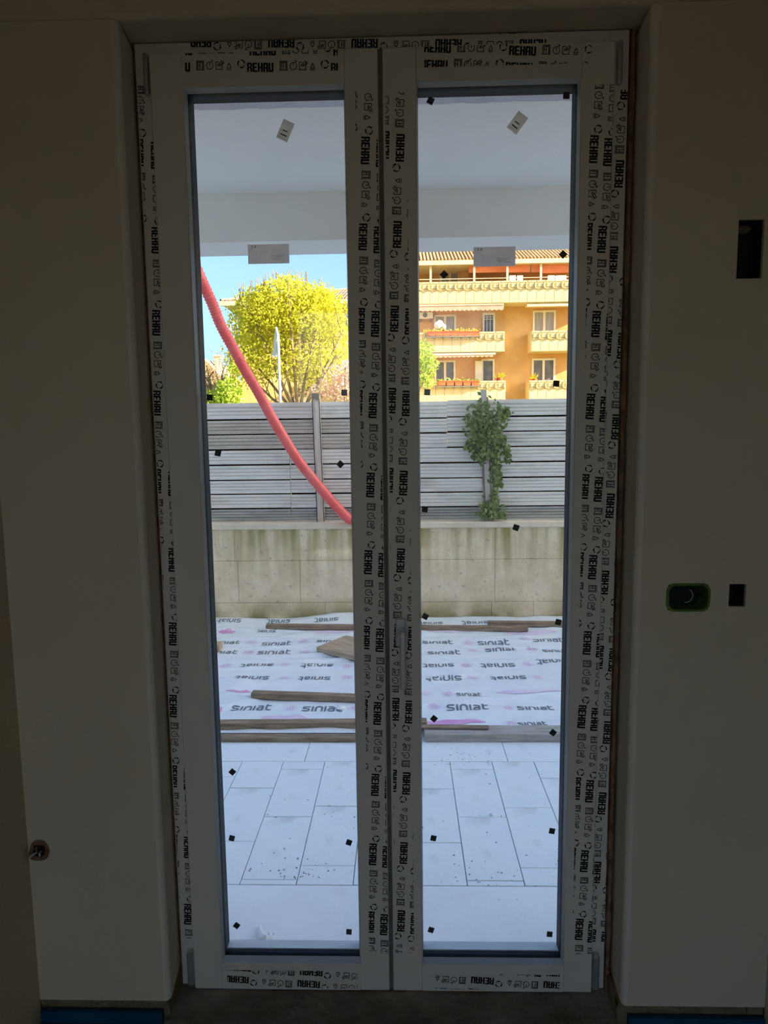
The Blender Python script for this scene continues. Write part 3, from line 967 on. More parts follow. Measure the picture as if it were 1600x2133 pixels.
for mname, key in (('print_pink', 'p'), ('print_pale_pink', 'l')):
    for q, (xa, xb, yy, hh_, kk) in enumerate(BANDS):
        if kk != key:
            continue
        pb = MB()
        a, b = ground(xa, yy), ground(xb, yy)
        dy = hh_ * (ground(xa, yy - 1).y - a.y)
        nseg = 26
        for i in range(nseg):
            def edge(t, sgn):
                x = a.x + (b.x - a.x) * t
                taper = math.sqrt(max(0.0, math.sin(math.pi * min(max(t, .02), .98))))
                y = a.y + sgn * dy * .5 * taper * (1 + .45 * noise.noise((t * 6, q * 3.0 + sgn, 0))) + dy * .35 * noise.noise((t * 3, q, 5))
                return x, y
            for m_ in range(3):
                def pt(t, w_):
                    (x1, y1), (x2, y2) = edge(t, -1), edge(t, 1)
                    x, y = x1, y1 + (y2 - y1) * w_
                    return (x, y, sheet_h(x, y) + .0018)
                pb.quad(pt(i / nseg, m_ / 3), pt((i + 1) / nseg, m_ / 3), pt((i + 1) / nseg, (m_ + 1) / 3), pt(i / nseg, (m_ + 1) / 3))
        obj('sheet_band', pb, mname, sheet, label='smudged pink band printed on the sheeting')

# transparent flap of sheeting over the edge board
fpm = MB()
for i in range(60):
    for j in range(6):
        def fp(i_, j_):
            x = -1.10 + .95 * i_ / 60
            y = 3.425 + .05 * j_ / 6
            return (x, y, .030 + .010 * noise.noise((x * 6, y * 20, 2)) * (j_ / 6) - .004 * (1 - j_ / 6))
        fpm.quad(fp(i, j), fp(i + 1, j), fp(i + 1, j + 1), fp(i, j + 1))
obj('sheet_flap', fpm, 'sheet', sheet, smooth=True, label='loose sheet edge lying over the front board')


# ------------------------------------------------------------------ timber boards
def board(pa, pb, depth, h, zb, m, label, tilt=0.0, top=None):
    """timber lying on the ground between two points of its front lower edge"""
    a, b = Vector((pa[0], pa[1], zb)), Vector((pb[0], pb[1], zb))
    d = (b - a)
    L = d.length
    ang = math.atan2(d.y, d.x)
    pitch = math.asin(tilt / L) if tilt else 0
    mb = MB().cbox(0, L, 0, depth, 0, h, .003)
    o = bpy.data.objects.new('timber_board', mb.mesh('timber_board', m))
    o.location = a
    o.rotation_euler = (0, -pitch, ang)
    COL.objects.link(o)
    return tag(o, label, 'board', 'loose timber boards on the sheeting')


board((0.100, 3.372), (1.75, 3.372), .11, .043, .0005, 'timber_grey', 'long grey board along the patio edge, right of the middle')
board((-1.75, 3.372), (-0.02, 3.366), .050, .026, .0005, 'timber', 'dark low board along the patio edge at left, in front of the sheet edge')
board((-1.80, 3.446), (0.117, 3.480), .055, .044, .018, 'timber', 'long brown board just behind the left edge board')
board((-.20, 3.440), (0.437, 3.418), .035, .012, .0445, 'timber', 'thin dark batten lying on top of the grey edge board')
board((-0.921, 3.905), (0.02, 3.815), .05, .038, .018, 'timber', 'short brown board lying askew in the middle of the sheeting')
board((-0.636, 4.766), (-0.10, 4.40), .34, .038, .022, 'timber_pale', 'wide pale plank lying flat on the sheeting')
board((-1.119, 5.345), (0.972, 5.246), .05, .036, .020, 'timber', 'long dark board across the sheeting near the concrete wall')
board((0.676, 5.395), (2.00, 5.330), .05, .036, .022, 'timber', 'dark board near the wall overlapping the long one at right')
board((-2.05, 4.74), (-1.345, 4.78), .12, .045, .018, 'timber_pale', 'pale plank end peeping in at the far left of the sheeting')

# ------------------------------------------------------------------ crumbs on the patio
wrap = MB()
c = ground(548, 1945)
tw_ = [Vector((c.x - .020, c.y + .050, .006)), Vector((c.x - .014, c.y + .022, .010)), Vector((c.x - .002, c.y - .002, .008)), Vector((c.x + .014, c.y - .012, .012)), Vector((c.x + .024, c.y - .004, .009)), Vector((c.x + .018, c.y + .012, .012))]
wrap.tube(tw_, [.004, .006, .009, .010, .009, .005], 7)
for k in range(10):
    a_ = tw_[2].lerp(tw_[4], rnd.random()) + Vector((rnd.gauss(0, .008), rnd.gauss(0, .008), .004))
    leaf_d = Vector((rnd.gauss(0, 1), rnd.gauss(0, 1), abs(rnd.gauss(.3, .5)))).normalized() * .010
    sd = leaf_d.cross(Vector((0, 0, 1))) * .7
    wrap.tri(a_, a_ + leaf_d + sd, a_ + leaf_d - sd)
obj('plastic_scrap', wrap, 'debris_white', label='twisted scrap of clear wrap on the slab by the left leaf', category='scrap')


def pebble(name, px, py, rx, rz, m, label, cat):
    c = ground(px, py)
    bm = bmesh.new()
    bmesh.ops.create_icosphere(bm, subdivisions=2, radius=1)
    for v in bm.verts:
        k = 1 + .3 * noise.noise(v.co * 2 + Vector((px, py, 0)))
        v.co = Vector((v.co.x * rx * k, v.co.y * rx * k * .8, v.co.z * rz * k))
    me = bpy.data.meshes.new(name)
    bm.to_mesh(me)
    bm.free()
    me.materials.append(MATS[m])
    zz = sheet_h(c.x, c.y) if c.y > 3.55 else 0.0
    o = bpy.data.objects.new(name, me)
    o.location = (c.x, c.y, zz + rz * .8)
    COL.objects.link(o)
    return tag(o, label, cat)


pebble('plaster_chip', 1024, 1690, .009, .006, 'debris_white', 'white plaster chip on the patio tiles', 'chip')
pebble('plaster_chunk', 710, 1477, .030, .010, 'debris_white', 'flat white plaster chunk on the printed sheeting', 'chip')
cr = MB()
for k in range(170):
    if k < 70:
        x, y = rnd.uniform(-.62, .62), rnd.uniform(2.26, 3.32)
    elif k < 110:
        x, y = rnd.gauss(-.40, .07), rnd.gauss(2.33, .05)
    elif k < 140:
        x, y = rnd.gauss(.25, .09), rnd.gauss(3.20, .05)
    else:
        x, y = rnd.gauss(.33, .10), rnd.gauss(2.32, .06)
    s = rnd.uniform(.0008, .0026)
    M = Matrix.Translation((x, y, s * .4)) @ Matrix.Rotation(rnd.uniform(0, 3), 4, 'Z')
    cr.box(-s * rnd.uniform(.8, 1.8), s, -s, s * .8, -s * .4, s * .4, M)
obj('debris_crumbs', cr, 'debris_dark', kind='stuff', label='dark crumbs of building dirt on the patio tiles', category='debris')

# ================================================================== CONCRETE WALL, FENCE, HOSE
YC = 5.64
cw = empty('wall_garden', (0, 5.75, 0), kind='structure', label='weathered concrete retaining wall with moss stains below the fence', category='wall')
obj('wall_core', MB().box(-9, 9, YC + .006, 5.89, -0.05, 0.792), 'concrete', cw)
joints = {0: (-.02, .162, [-9, -3.4, -2.1, -.666, .736, 1.085, 2.9, 9]), 1: (.166, .523, [-9, -2.9, -1.40, -.875, .762, 2.2, 9]), 2: (.527, .792, [-9, -3.2, -1.42, .762, 2.6, 9])}
for r_, (za, zb, xs) in joints.items():
    for a, b in zip(xs, xs[1:]):
        obj('concrete_panel', MB().cbox(a + .002, b - .002, YC - .001 * (r_ % 2), YC + .03, za, zb, .0025), 'concrete', cw)
obj('coping', MB().cbox(-9, 9, YC - .018, 5.90, .792, .843, .008), 'coping', cw)

YFn = 5.765
k_ = YFn / YC
ZR = [.846, .968, 1.090, 1.208, 1.334, 1.459, 1.584, 1.705, 1.834]
ZR = [1.6 + (z - 1.6) * k_ for z in ZR]
ZR[0] = .846
fence = empty('fence', (0, YFn, .843), label='grey ribbed metal hoarding fence on top of the concrete wall', category='fence')


def fence_plank(xa, xb, za, zb, m, dz=0.0, y=0.0):
    """a metal plank with three shallow grooves and a turned lip"""
    lip = za - (.012 if za > .86 else 0)
    f0, f1 = za + .006, zb - .006
    nr = 4
    yy = YFn + y
    prof = [(yy + .022, f0), (yy, f0)]
    for k in range(nr):
        z0, z1 = f0 + (f1 - f0) * k / nr, f0 + (f1 - f0) * (k + 1) / nr
        if k:
            prof += [(yy + .006, z0 + .0005), (yy + .006, z0 + .004)]
        prof += [(yy - .001, z0 + (.006 if k else .001)), (yy - .003, (z0 + z1) / 2), (yy - .001, z1 - .001)]
    prof += [(yy, f1), (yy + .022, f1), (yy + .022, zb + .008), (yy + .026, zb + .008), (yy + .026, lip), (yy + .022, lip)]
    mb = MB().prism([(p[0], p[1] + dz) for p in prof], 'x', xa, xb)
    return obj('fence_plank', mb, m, fence)


for r_ in range(8):
    za, zb = ZR[r_], ZR[r_ + 1]
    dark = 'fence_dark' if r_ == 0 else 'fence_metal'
    left = dark if r_ < 5 else ('fence_dirty' if r_ in (5, 6) else 'fence_metal')
    seam = -.955 if r_ < 5 else None
    if r_ < 5:
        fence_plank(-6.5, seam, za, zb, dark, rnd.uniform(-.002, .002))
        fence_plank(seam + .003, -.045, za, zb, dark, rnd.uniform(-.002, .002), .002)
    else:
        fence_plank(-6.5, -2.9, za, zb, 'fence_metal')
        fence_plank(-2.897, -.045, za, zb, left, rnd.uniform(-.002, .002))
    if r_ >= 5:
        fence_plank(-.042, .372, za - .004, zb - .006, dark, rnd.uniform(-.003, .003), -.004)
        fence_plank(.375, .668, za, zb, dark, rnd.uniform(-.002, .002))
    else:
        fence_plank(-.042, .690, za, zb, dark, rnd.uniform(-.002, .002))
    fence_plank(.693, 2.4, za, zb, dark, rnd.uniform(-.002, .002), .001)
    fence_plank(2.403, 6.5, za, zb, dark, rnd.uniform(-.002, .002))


def post(xa, za, xb, zb, w=.062, dark=False):
    """I-section post: two flanges and a web"""
    dx = xb - xa
    mb = MB()
    S = Matrix(((1, 0, dx / (zb - za), 0), (0, 1, 0, 0), (0, 0, 1, 0), (0, 0, 0, 1)))
    T = Matrix.Translation((xa, 0, za)) @ S
    h = zb - za
    mb.box(-w / 2, -w * .12, 5.700, 5.706, 0, h, T)
    mb.box(-w / 2, -w / 2 + .006, 5.700, 5.756, 0, h, T)
    mb.box(-w * .12, -w * .02, 5.694, 5.756, 0, h, T)
    mb.box(-w * .02, w / 2, 5.712, 5.718, 0, h - .01, T)
    mb.box(w / 2 - .006, w / 2, 5.712, 5.756, 0, h - .01, T)
    return obj('fence_post', mb, 'post_metal', fence)


post(-.697, .843, -.716, 1.905)
obj('post_cap', MB().box(-.745, -.686, 5.690, 5.756, 1.868, 1.915), 'rust', fence)
p2 = MB()
S = Matrix(((1, 0, -.043, .716 + .043 * .843), (0, 1, 0, 0), (0, 0, 1, 0), (0, 0, 0, 1)))
p2.box(-.020, .022, 5.700, 5.756, .843, 1.925, S)
obj('fence_post', p2, 'post_metal', fence)
p3 = MB()
p3.box(-.034, -.022, 5.715, 5.756, .843, 1.860, S).box(.024, .036, 5.715, 5.756, .843, 1.865, S)
obj('post_angle', p3, 'rust', fence)
post(-2.15, .843, -2.16, 1.90)
post(2.14, .843, 2.12, 1.91)
post(-3.6, .843, -3.6, 1.90)
post(3.6, .843, 3.6, 1.90)


# ivy on the right-hand post
def leaf(mb, p, s, nrm, ang):
    nrm = nrm.normalized()
    a = nrm.orthogonal().normalized()
    b = nrm.cross(a)
    a2 = a * math.cos(ang) + b * math.sin(ang)
    b2 = nrm.cross(a2)
    t0 = p - a2 * s
    t1 = p + a2 * s
    m1 = p + b2 * s * .62 + nrm * s * .18
    m2 = p - b2 * s * .62 + nrm * s * .18
    mb.tri(t0, m1, t1)
    mb.tri(t0, t1, m2)


ivy = empty('ivy', (.72, 5.66, .843), label='green ivy climbing the rusty fence post in the right pane', category='ivy')
iv = MB()
stems = MB()
clumps = [(0.64, 1.68, .10, .13, 120), (0.72, 1.60, .09, .12, 150), (0.60, 1.47, .08, .09, 110), (0.66, 1.40, .07, .06, 70), (0.78, 1.46, .05, .10, 70), (0.80, 1.72, .06, .07, 45), (0.86, 1.40, .025, .08, 40), (.76, 1.30, .035, .10, 70),
          (.78, 1.18, .035, .09, 60), (.76, 1.02, .03, .06, 22), (.74, .90, .08, .06, 130), (.72, .96, .06, .06, 50), (.84, 1.74, .04, .03, 14), (.55, 1.66, .03, .05, 14)]
for (x, z, sx, sz, n_) in clumps:
    for _ in range(int(n_ * 1.7)):
        p = Vector((rnd.gauss(x, sx * .55), 5.68 - abs(rnd.gauss(0, .025)), rnd.gauss(z, sz * .55)))
        p.z = max(p.z, .872)
        leaf(iv, p, rnd.uniform(.014, .028), Vector((rnd.gauss(0, .5), -1, rnd.gauss(.35, .5))), rnd.uniform(0, 6.28))
obj('foliage', iv, 'ivy_leaf', ivy, kind='stuff')
stems.tube([(.74, 5.69, .846), (.755, 5.69, 1.1), (.765, 5.69, 1.35), (.73, 5.68, 1.55), (.69, 5.68, 1.78)], .006, 6)
stems.tube([(.765, 5.69, 1.3), (.80, 5.68, 1.55), (.87, 5.68, 1.40)], .004, 6)
stems.tube([(.73, 5.69, 1.5), (.60, 5.69, 1.58), (.58, 5.69, 1.42)], .004, 6)
obj('stem', stems, 'bark', ivy)

# red corrugated hose
hp = [(442, 632, 5.20), (460, 677, 5.24), (484, 722, 5.28), (510, 770, 5.32), (537, 815, 5.36), (565, 867, 5.40), (593, 914, 5.44), (623, 961, 5.48), (660, 1007, 5.52), (700, 1054, 5.56), (730, 1082, 5.60)]
ctrl = [at(*q) for q in hp]
p0 = at(423, 590, 5.16)
ctrl = [Vector((-2.95, 2.05, 6.25)), Vector((-2.80, 2.7, 6.15)), Vector((-2.45, 3.9, 5.4)), Vector((-2.05, 4.6, 4.35)), Vector((-1.70, 5.02, 3.35)), p0] + ctrl + [Vector((-.36, 5.60, .898)), Vector((-.22, 5.61, .8885)), Vector((-.05, 5.62, .8875)), Vector((.06, 5.62, .8875))]


def catmull(P, n):
    out = []
    for i in range(len(P) - 1):
        a, b, c, d = P[max(i - 1, 0)], P[i], P[i + 1], P[min(i + 2, len(P) - 1)]
        for k in range(n):
            t = k / n
            out.append(0.5 * ((2 * b) + (c - a) * t + (2 * a - 5 * b + 4 * c - d) * t * t + (3 * b - a - 3 * c + d) * t ** 3))
    return out + [P[-1]]


dense = catmull(ctrl, 60)
path, rad, acc, last, ph = [dense[0]], [.041], 0.0, dense[0], 0
stepl = 0.0052
for p in dense[1:]:
    acc += (p - last).length
    last = p
    if acc >= stepl:
        acc = 0
        ph += 1
        fade = max(0.25, min(1.0, (p.z - 1.5) / 0.8))
        path.append(p)
        rad.append(.0405 + .0022 * fade * (1 if ph % 4 in (0, 1) else -1))
obj('drain_hose', MB().tube(path, rad, 16), 'hose_red', label='red corrugated hose hanging diagonally down to the wall top', category='hose', smooth=True)

# ================================================================== SIGN, TREES, HEDGES
sg = empty('traffic_sign', at(583, 1000, 16.0), label='white street sign post with its plate seen edge-on before the yellow tree', category='street sign')
b0, b1 = at(585, 860, 16.0), at(579, 694, 16.0)
obj('pole', MB().tube([(b0.x, 16.0, -.02), (b0.x, 16.0, b0.z), (b1.x, 16.0, b1.z)], .032, 10), 'sign_metal', sg, smooth=True)
pts = [at(x, y, 16.0) for x, y in ((575, 681), (566, 738), (569, 743), (577, 742), (579, 700))]
sp_ = MB()
i0 = len(sp_.v)
sp_.v += [(p.x, 15.94 + .12 * (q % 2), p.z) for q, p in enumerate(pts)] + [(p.x + .02, 16.05 + .12 * (q % 2), p.z) for q, p in enumerate(pts)]
sp_.f += [(0, 1, 2, 3, 4), (9, 8, 7, 6, 5)] + [(j, (j + 1) % 5, 5 + (j + 1) % 5, 5 + j) for j in range(5)]
obj('sign_plate', sp_, 'sign_metal', sg)


def grow(mb, p, d, L, r, depth, tips, spread=.55, n=2, up=.15):
    d = d.normalized()
    q = p + d * L
    mid = p + d * L * .5 + Vector((rnd.gauss(0, .05), rnd.gauss(0, .05), 0)) * L
    mb.tube([p, mid, q], [r, r * .85, r * .7], 5, cap=False)
    tips.append(mid)
    tips.append(q)
    if depth == 0:
        return
    for k in range(n + (1 if rnd.random() < .5 else 0)):
        nd = d + Vector((rnd.gauss(0, spread), rnd.gauss(0, spread), rnd.gauss(0, spread * .6) + up))
        grow(mb, q, nd, L * rnd.uniform(.62, .85), r * .62, depth - 1, tips, spread, n, up)


def crown(mb, blobs, count, s0, s1):
    tot = sum(b[3] * b[4] * b[5] for b in blobs)
    for (x, y, z, rx, ry, rz) in blobs:
        for _ in range(int(count * rx * ry * rz / tot)):
            t = Vector((rnd.gauss(0, 1), rnd.gauss(0, 1), rnd.gauss(0, 1))).normalized()
            k = rnd.random() ** .40
            k *= 1 + .22 * noise.noise(t * 2.6 + Vector((x, y, z)))
            p = Vector((x + t.x * rx * k, y + t.y * ry * k, z + t.z * rz * k))
            leaf(mb, p, rnd.uniform(s0, s1), Vector((rnd.gauss(0, 1), rnd.gauss(0, 1), rnd.gauss(.4, 1))), rnd.uniform(0, 6.28))


def px_blob(px, py, Y, rpx, rpz, ry):
    p = at(px, py, Y)
    return (p.x, p.y, p.z, rpx * Y / F_PX, ry, rpz * Y / F_PX)


YT1 = 21.0
base = at(622, 880, YT1)
base = Vector((base.x, YT1, -.02))
t1 = empty('tree', base, label='yellow-green spring tree rising above the fence behind the hose', category='tree')
tk = MB()
tips = []
fork = Vector((base.x, YT1, 2.0))
tk.tube([base, fork], [.16, .12], 8)
for (px, py) in ((520, 640), (560, 610), (600, 590), (640, 600), (690, 620), (500, 720), (720, 680), (590, 650), (660, 680), (505, 770), (700, 740)):
    e = at(px, py, YT1 + rnd.uniform(-.9, .9))
    mid = fork.lerp(e, .5) + Vector((rnd.gauss(0, .1), rnd.gauss(0, .2), -.15))
    tk.tube([fork, mid, e], [.06, .04, .02], 5, cap=False)
    for _ in range(7):
        s = mid.lerp(e, rnd.uniform(-.3, .9))
        f = s + Vector((rnd.gauss(0, .35), rnd.gauss(0, .3), abs(rnd.gauss(.45, .3))))
        tk.tube([s, s.lerp(f, .5) + Vector((0, 0, .04)), f], [.018, .013, .008], 4, cap=False)
for _ in range(46):     # fine twigs standing out of the crown
    px = rnd.uniform(492, 700)
    top = 604 - 34 * math.cos((px - 600) / 110 * 1.3) + abs(px - 600) * .10
    a, b = at(px, top + 26, YT1), at(px + rnd.gauss(0, 6), top - rnd.uniform(0, 14), YT1)
    tk.tube([a, a.lerp(b, .5), b], [.016, .011, .007], 4, cap=False)
obj('trunk', tk, 'bark', t1)
cm = MB()
crown(cm, [px_blob(604, 655, YT1, 100, 66, 1.3), px_blob(535, 672, YT1, 60, 56, 1.0), px_blob(668, 662, YT1, 66, 58, 1.0), px_blob(596, 606, YT1, 52, 32, .8), px_blob(535, 632, YT1, 44, 36, .8), px_blob(660, 622, YT1, 50, 30, .8)], 11500, .035, .065)
crown(cm, [px_blob(520, 745, YT1, 52, 62, 1.0), px_blob(600, 745, YT1, 70, 50, 1.0), px_blob(668, 745, YT1, 66, 52, 1.0), px_blob(712, 705, YT1, 26, 40, .7), px_blob(655, 790, YT1, 46, 24, .7)], 5200, .035, .065)
obj('foliage', cm, 'leaf_yellow', t1, kind='stuff')

YT2 = 30.0
b2 = at(858, 900, YT2)
t2 = empty('tree', (b2.x, YT2, -.02), label='light green small tree peeping in at the left edge of the right pane', category='tree')
k2 = MB()
k2.tube([(b2.x, YT2, -.02), (b2.x, YT2, 3.0)], [.14, .09], 7)
for (px, py) in ((890, 730), (860, 700), (900, 770), (830, 720), (880, 800), (815, 760)):
    e = at(px, py, YT2)
    k2.tube([(b2.x, YT2, 2.6), Vector((b2.x, YT2, 2.9)).lerp(e, .5), e], [.05, .035, .015], 5, cap=False)
obj('trunk', k2, 'bark', t2)
c2 = MB()
crown(c2, [px_blob(876, 740, YT2, 30, 34, .7), px_blob(835, 745, YT2, 40, 46, .8), px_blob(898, 760, YT2, 18, 24, .5), px_blob(880, 785, YT2, 26, 22, .6), px_blob(893, 800, YT2, 18, 10, .5)], 3000, .045, .085)
obj('foliage', c2, 'leaf_green', t2, kind='stuff')

YP = 15.0
b3 = at(715, 900, YP)
t3 = empty('tree', (b3.x, YP, -.02), label='pink blossoming shrub-like tree at the lower right of the left pane', category='tree')
k3 = MB()
fk = Vector((b3.x, YP, .9))
k3.tube([(b3.x, YP, -.02), fk], [.06, .05], 7)
for (px, py) in ((660, 800), (690, 770), (720, 755), (745, 775), (650, 830), (770, 800), (700, 820), (735, 810)):
    e = at(px, py, YP + rnd.uniform(-.4, .4))
    md = fk.lerp(e, .5) + Vector((0, 0, .12))
    k3.tube([fk, md, e], [.03, .02, .01], 5, cap=False)
    for _ in range(3):
        s = md.lerp(e, rnd.uniform(0, .9))
        k3.tube([s, s + Vector((rnd.gauss(0, .2), rnd.gauss(0, .2), abs(rnd.gauss(.2, .12))))], [.010, .005], 4, cap=False)
obj('trunk', k3, 'bark', t3)
c3 = MB()
crown(c3, [px_blob(712, 790, YP, 46, 34, .4), px_blob(735, 770, YP, 34, 26, .4), px_blob(675, 815, YP, 30, 22, .3), px_blob(725, 822, YP, 34, 16, .3)], 1700, .018, .036)
obj('foliage', c3, 'blossom', t3, kind='stuff')

YH = 24.0
hg = empty('hedge', at(470, 900, YH), label='bright green bushy hedge above the fence at the left edge of the left pane', category='hedge')
hg.location.z = -.02
BASE[hg.name] = hg.location.copy()
c4 = MB()
crown(c4, [px_blob(480, 815, YH, 30, 30, .8), px_blob(448, 828, YH, 26, 18, .7), px_blob(478, 850, YH, 34, 26, .8), px_blob(420, 845, YH, 34, 22, .8), px_blob(490, 768, YH, 15, 16, .5)], 3000, .04, .08)
obj('foliage', c4, 'leaf_green', hg, kind='stuff')
k4 = MB()
for (px, py) in ((480, 815), (448, 828), (490, 768), (420, 840)):
    e = at(px, py, YH)
    k4.tube([(e.x, YH, -.02), e], [.06, .02], 5)
obj('stem', k4, 'bark', hg)

for (px, top, Y, lab, n_, sp) in ((436, 745, 34.0, 'bare brown tree before the distant house at far left', 3, 18), (486, 660, 27.0, 'sparse bluish tree beside the house corner behind the hose', 2, 12), (462, 738, 40.0, 'thin bare tree between the distant house and the hose', 3, 20)):
    b5 = at(px, 900, Y)
    b5.z = -.02
    t5 = empty('tree', b5, label=lab, category='tree', group='bare trees at the far left')
    k5 = MB()
    e = at(px, top + 40, Y)
    k5.tube([b5, e], [.12, .05], 6)
    tp = []
    for _ in range(9):
        s = b5.lerp(e, rnd.uniform(.6, 1.0))
        q = at(px + rnd.uniform(-sp, sp), rnd.uniform(top, top + 60), Y)
        m_ = s.lerp(q, .5) + Vector((rnd.gauss(0, .1), 0, .05))
        k5.tube([s, m_, q], [.04, .026, .012], 4, cap=False)
        tp += [q, m_]
    obj('trunk', k5, 'bark', t5)
    c5 = MB()
    for q in tp:
        for _ in range(16):
            leaf(c5, q + Vector((rnd.gauss(0, .22), rnd.gauss(0, .2), rnd.gauss(0, .25))), rnd.uniform(.03, .06), Vector((rnd.gauss(0, 1), rnd.gauss(0, 1), rnd.gauss(0, 1))), rnd.uniform(0, 6))
    obj('foliage', c5, 'leaf_bluish' if 'bluish' in lab else 'bark', t5, kind='stuff')

# ================================================================== HOUSE BEHIND THE YELLOW TREE
YE = 30.0
ec = at(460, 629, YE)
er = Vector((2.0, YE, ec.z))
ho = empty('house', (-4, 31, -.02), label='ochre house with hipped tile roof and deep eaves behind the yellow tree', category='house')
wx = at(500, 700, YE + 1.1).x
XE = -1.15
obj('wall', MB().box(wx, XE - .9, YE + 1.1, YE + 8, -.02, ec.z - .12), 'stucco_house', ho)
obj('eaves', MB().box(ec.x + .05, XE, YE + .05, YE + 8.6, ec.z - .14, ec.z - .02), 'cream', ho)
obj('gutter', MB().box(ec.x - .02, XE, YE - .08, YE + .05, ec.z - .17, ec.z + .02), 'gutter', ho)
rz = at(700, 606, YE + 5.0).z
rf = MB()
A, B, Cc, D = Vector((ec.x, YE, ec.z)), Vector((XE, YE, ec.z)), Vector((XE, YE + 8.6, ec.z)), Vector((ec.x, YE + 8.6, ec.z))
E1, E2 = Vector((ec.x + 5.0, YE + 5.0, rz)), Vector((XE - 1.0, YE + 5.0, rz))
rf.quad(A, B, E2, E1)
rf.quad(Cc, D, E1, E2)
rf.tri(D, A, E1)
rf.tri(B, Cc, E2)
ro_ = obj('roof', rf, 'roof_brown', ho)
nt_ = 46
rt = MB()
for k in range(nt_):       # tile ribs on the front slope
    x = ec.x + (XE - ec.x) * (k + .5) / nt_
    t = min(1.0, (x - ec.x) / 5.0)
    t = min(t, max(0.02, (XE - x) / 1.0))
    a = Vector((x, YE - .02, ec.z + .03))
    b = a + Vector((0, 5.0 * t, (rz - ec.z) * t))
    rt.tube([a, b], .055, 6)
obj('roof_tiles', rt, 'roof_brown', ro_, kind='stuff')
hip = MB().tube([A + Vector((0, 0, .05)), E1 + Vector((0, 0, .05)), E2 + Vector((0, 0, .05))], .09, 6)
obj('ridge_tiles', hip, 'roof_brown', ro_)
YWl = YE + 1.1


def win_part(parent, x0, x1, z0, z1, Y, panes, pm='window_dark', fm='window_frame', fw=.09, bars=0):
    w = MB()
    w.box(x0, x0 + fw, Y - .05, Y + .06, z0, z1).box(x1 - fw, x1, Y - .05, Y + .06, z0, z1).box(x0 + fw, x1 - fw, Y - .05, Y + .06, z1 - fw, z1).box(x0 + fw, x1 - fw, Y - .05, Y + .06, z0, z0 + fw)
    xs = [x0 + fw + (x1 - x0 - 2 * fw) * k / panes for k in range(panes + 1)]
    for x in xs[1:-1]:
        w.box(x - fw * .6, x + fw * .6, Y - .05, Y + .06, z0 + fw, z1 - fw)
    wo_ = obj('window', w, fm, parent)
    for k in range(panes):
        obj('pane', MB().box(xs[k] + (fw * .6 if k else 0), xs[k + 1] - (fw * .6 if k < panes - 1 else 0), Y - .005, Y + .02, z0 + fw, z1 - fw), pm, wo_)
    return wo_


pa, pb = at(714, 655, YWl), at(760, 697, YWl)
win_part(ho, pa.x, pa.x + 1.1, pb.z, pa.z, YWl - .02, 2, fm='white_paint')
pa, pb = at(712, 752, YWl), at(760, 800, YWl)
win_part(ho, pa.x, pa.x + 1.1, pb.z, pa.z, YWl - .02, 2, fm='white_paint')
sh_a, sh_b = at(700, 665, YWl - .08), at(711, 700, YWl - .08)
obj('shutter', MB().box(sh_a.x, sh_b.x, YWl - .1, YWl - .03, sh_b.z, sh_a.z), 'roof_brown', ho)

# small house far away at the left edge
YD = 60.0
h2 = empty('house', (at(440, 900, YD).x, YD, -.02), label='small distant house with terracotta gable and chimney at the left edge', category='house')
g0, g1, g2 = at(395, 800, YD), at(474, 800, YD), at(428, 748, YD)
obj('wall', MB().box(g0.x, g1.x - .4, YD, YD + 7, -.02, g1.z + .2), 'cream', h2)
rr_ = MB()
rr_.prism([(g0.x - .6, g1.z), (g1.x + .3, g1.z - .1), (g2.x, g2.z)], 'y', YD - .6, YD + 7.5)
obj('roof', rr_, 'roof_tile', h2)
ch = at(447, 752, YD)
obj('chimney', MB().box(ch.x - .28, ch.x + .28, YD + 1, YD + 1.6, g1.z, ch.z + .5).box(ch.x - .4, ch.x + .4, YD + .9, YD + 1.7, ch.z + .5, ch.z + .62), 'cream', h2)
pa, pb = at(437, 790, YD), at(447, 803, YD)
win_part(h2, pa.x, pb.x, pb.z, pa.z, YD - .03, 1)

# ================================================================== APARTMENT BUILDING
YA, YB_ = 41.0, 39.75        # facade and balcony front
bd = empty('apartment_building', (6.5, YA, -.02), label='ochre apartment building with patterned cream balcony parapets', category='building')
zA = lambda y, x=1030, Y=YA: at(x, y, Y).z
xA = lambda x, y=700, Y=YA: at(x, y, Y).x
XB0, XB1 = xA(792), xA(1330)
z_top_slab = zA(631, Y=YB_)
obj('wall', MB().box(XB0, XB1, YA, YA + 12, -.02, zA(628)), 'stucco', bd)
YR = YA + .2
obj('attic_wall', MB().box(XB0, XB1, YR + .9, YA + 12, zA(628), zA(545) + .1), 'stucco', bd)
# roof
ez = zA(546, Y=YB_ - .2)
obj('eaves', MB().box(XB0 - .5, XB1 + .5, YB_ + .4, YA + 13, ez - .02, ez + .16), 'cream', bd)
obj('gutter', MB().box(XB0 - .5, XB1 + .5, YB_ + .1, YB_ + .4, ez - .02, ez + .22), 'gutter', bd)
rfA = MB()
rzA = zA(523, Y=YA + 4)
rfA.quad((XB0 - .5, YB_ + .2, ez + .2), (XB1 + .5, YB_ + .2, ez + .2), (XB1 + .5, YA + 5, rzA + .8), (XB0 - .5, YA + 5, rzA + .8))
rfA.quad((XB0 - .5, YA + 13, ez + .2), (XB1 + .5, YA + 13, ez + .2), (XB1 + .5, YA + 5, rzA + .8), (XB0 - .5, YA + 5, rzA + .8))
roA = obj('roof', rfA, 'roof_tile', bd)
rtA = MB()
kx = XB0 - .4
while kx < XB1 + .4:
    rtA.tube([(kx, YB_ + .15, ez + .25), (kx, YA + 5, rzA + .85)], .07, 6)
    kx += .20
obj('roof_tiles', rtA, 'roof_tile', roA, kind='stuff')

# parapet panel: slab with raised square and a curved bracket beside it
PW = 0.497


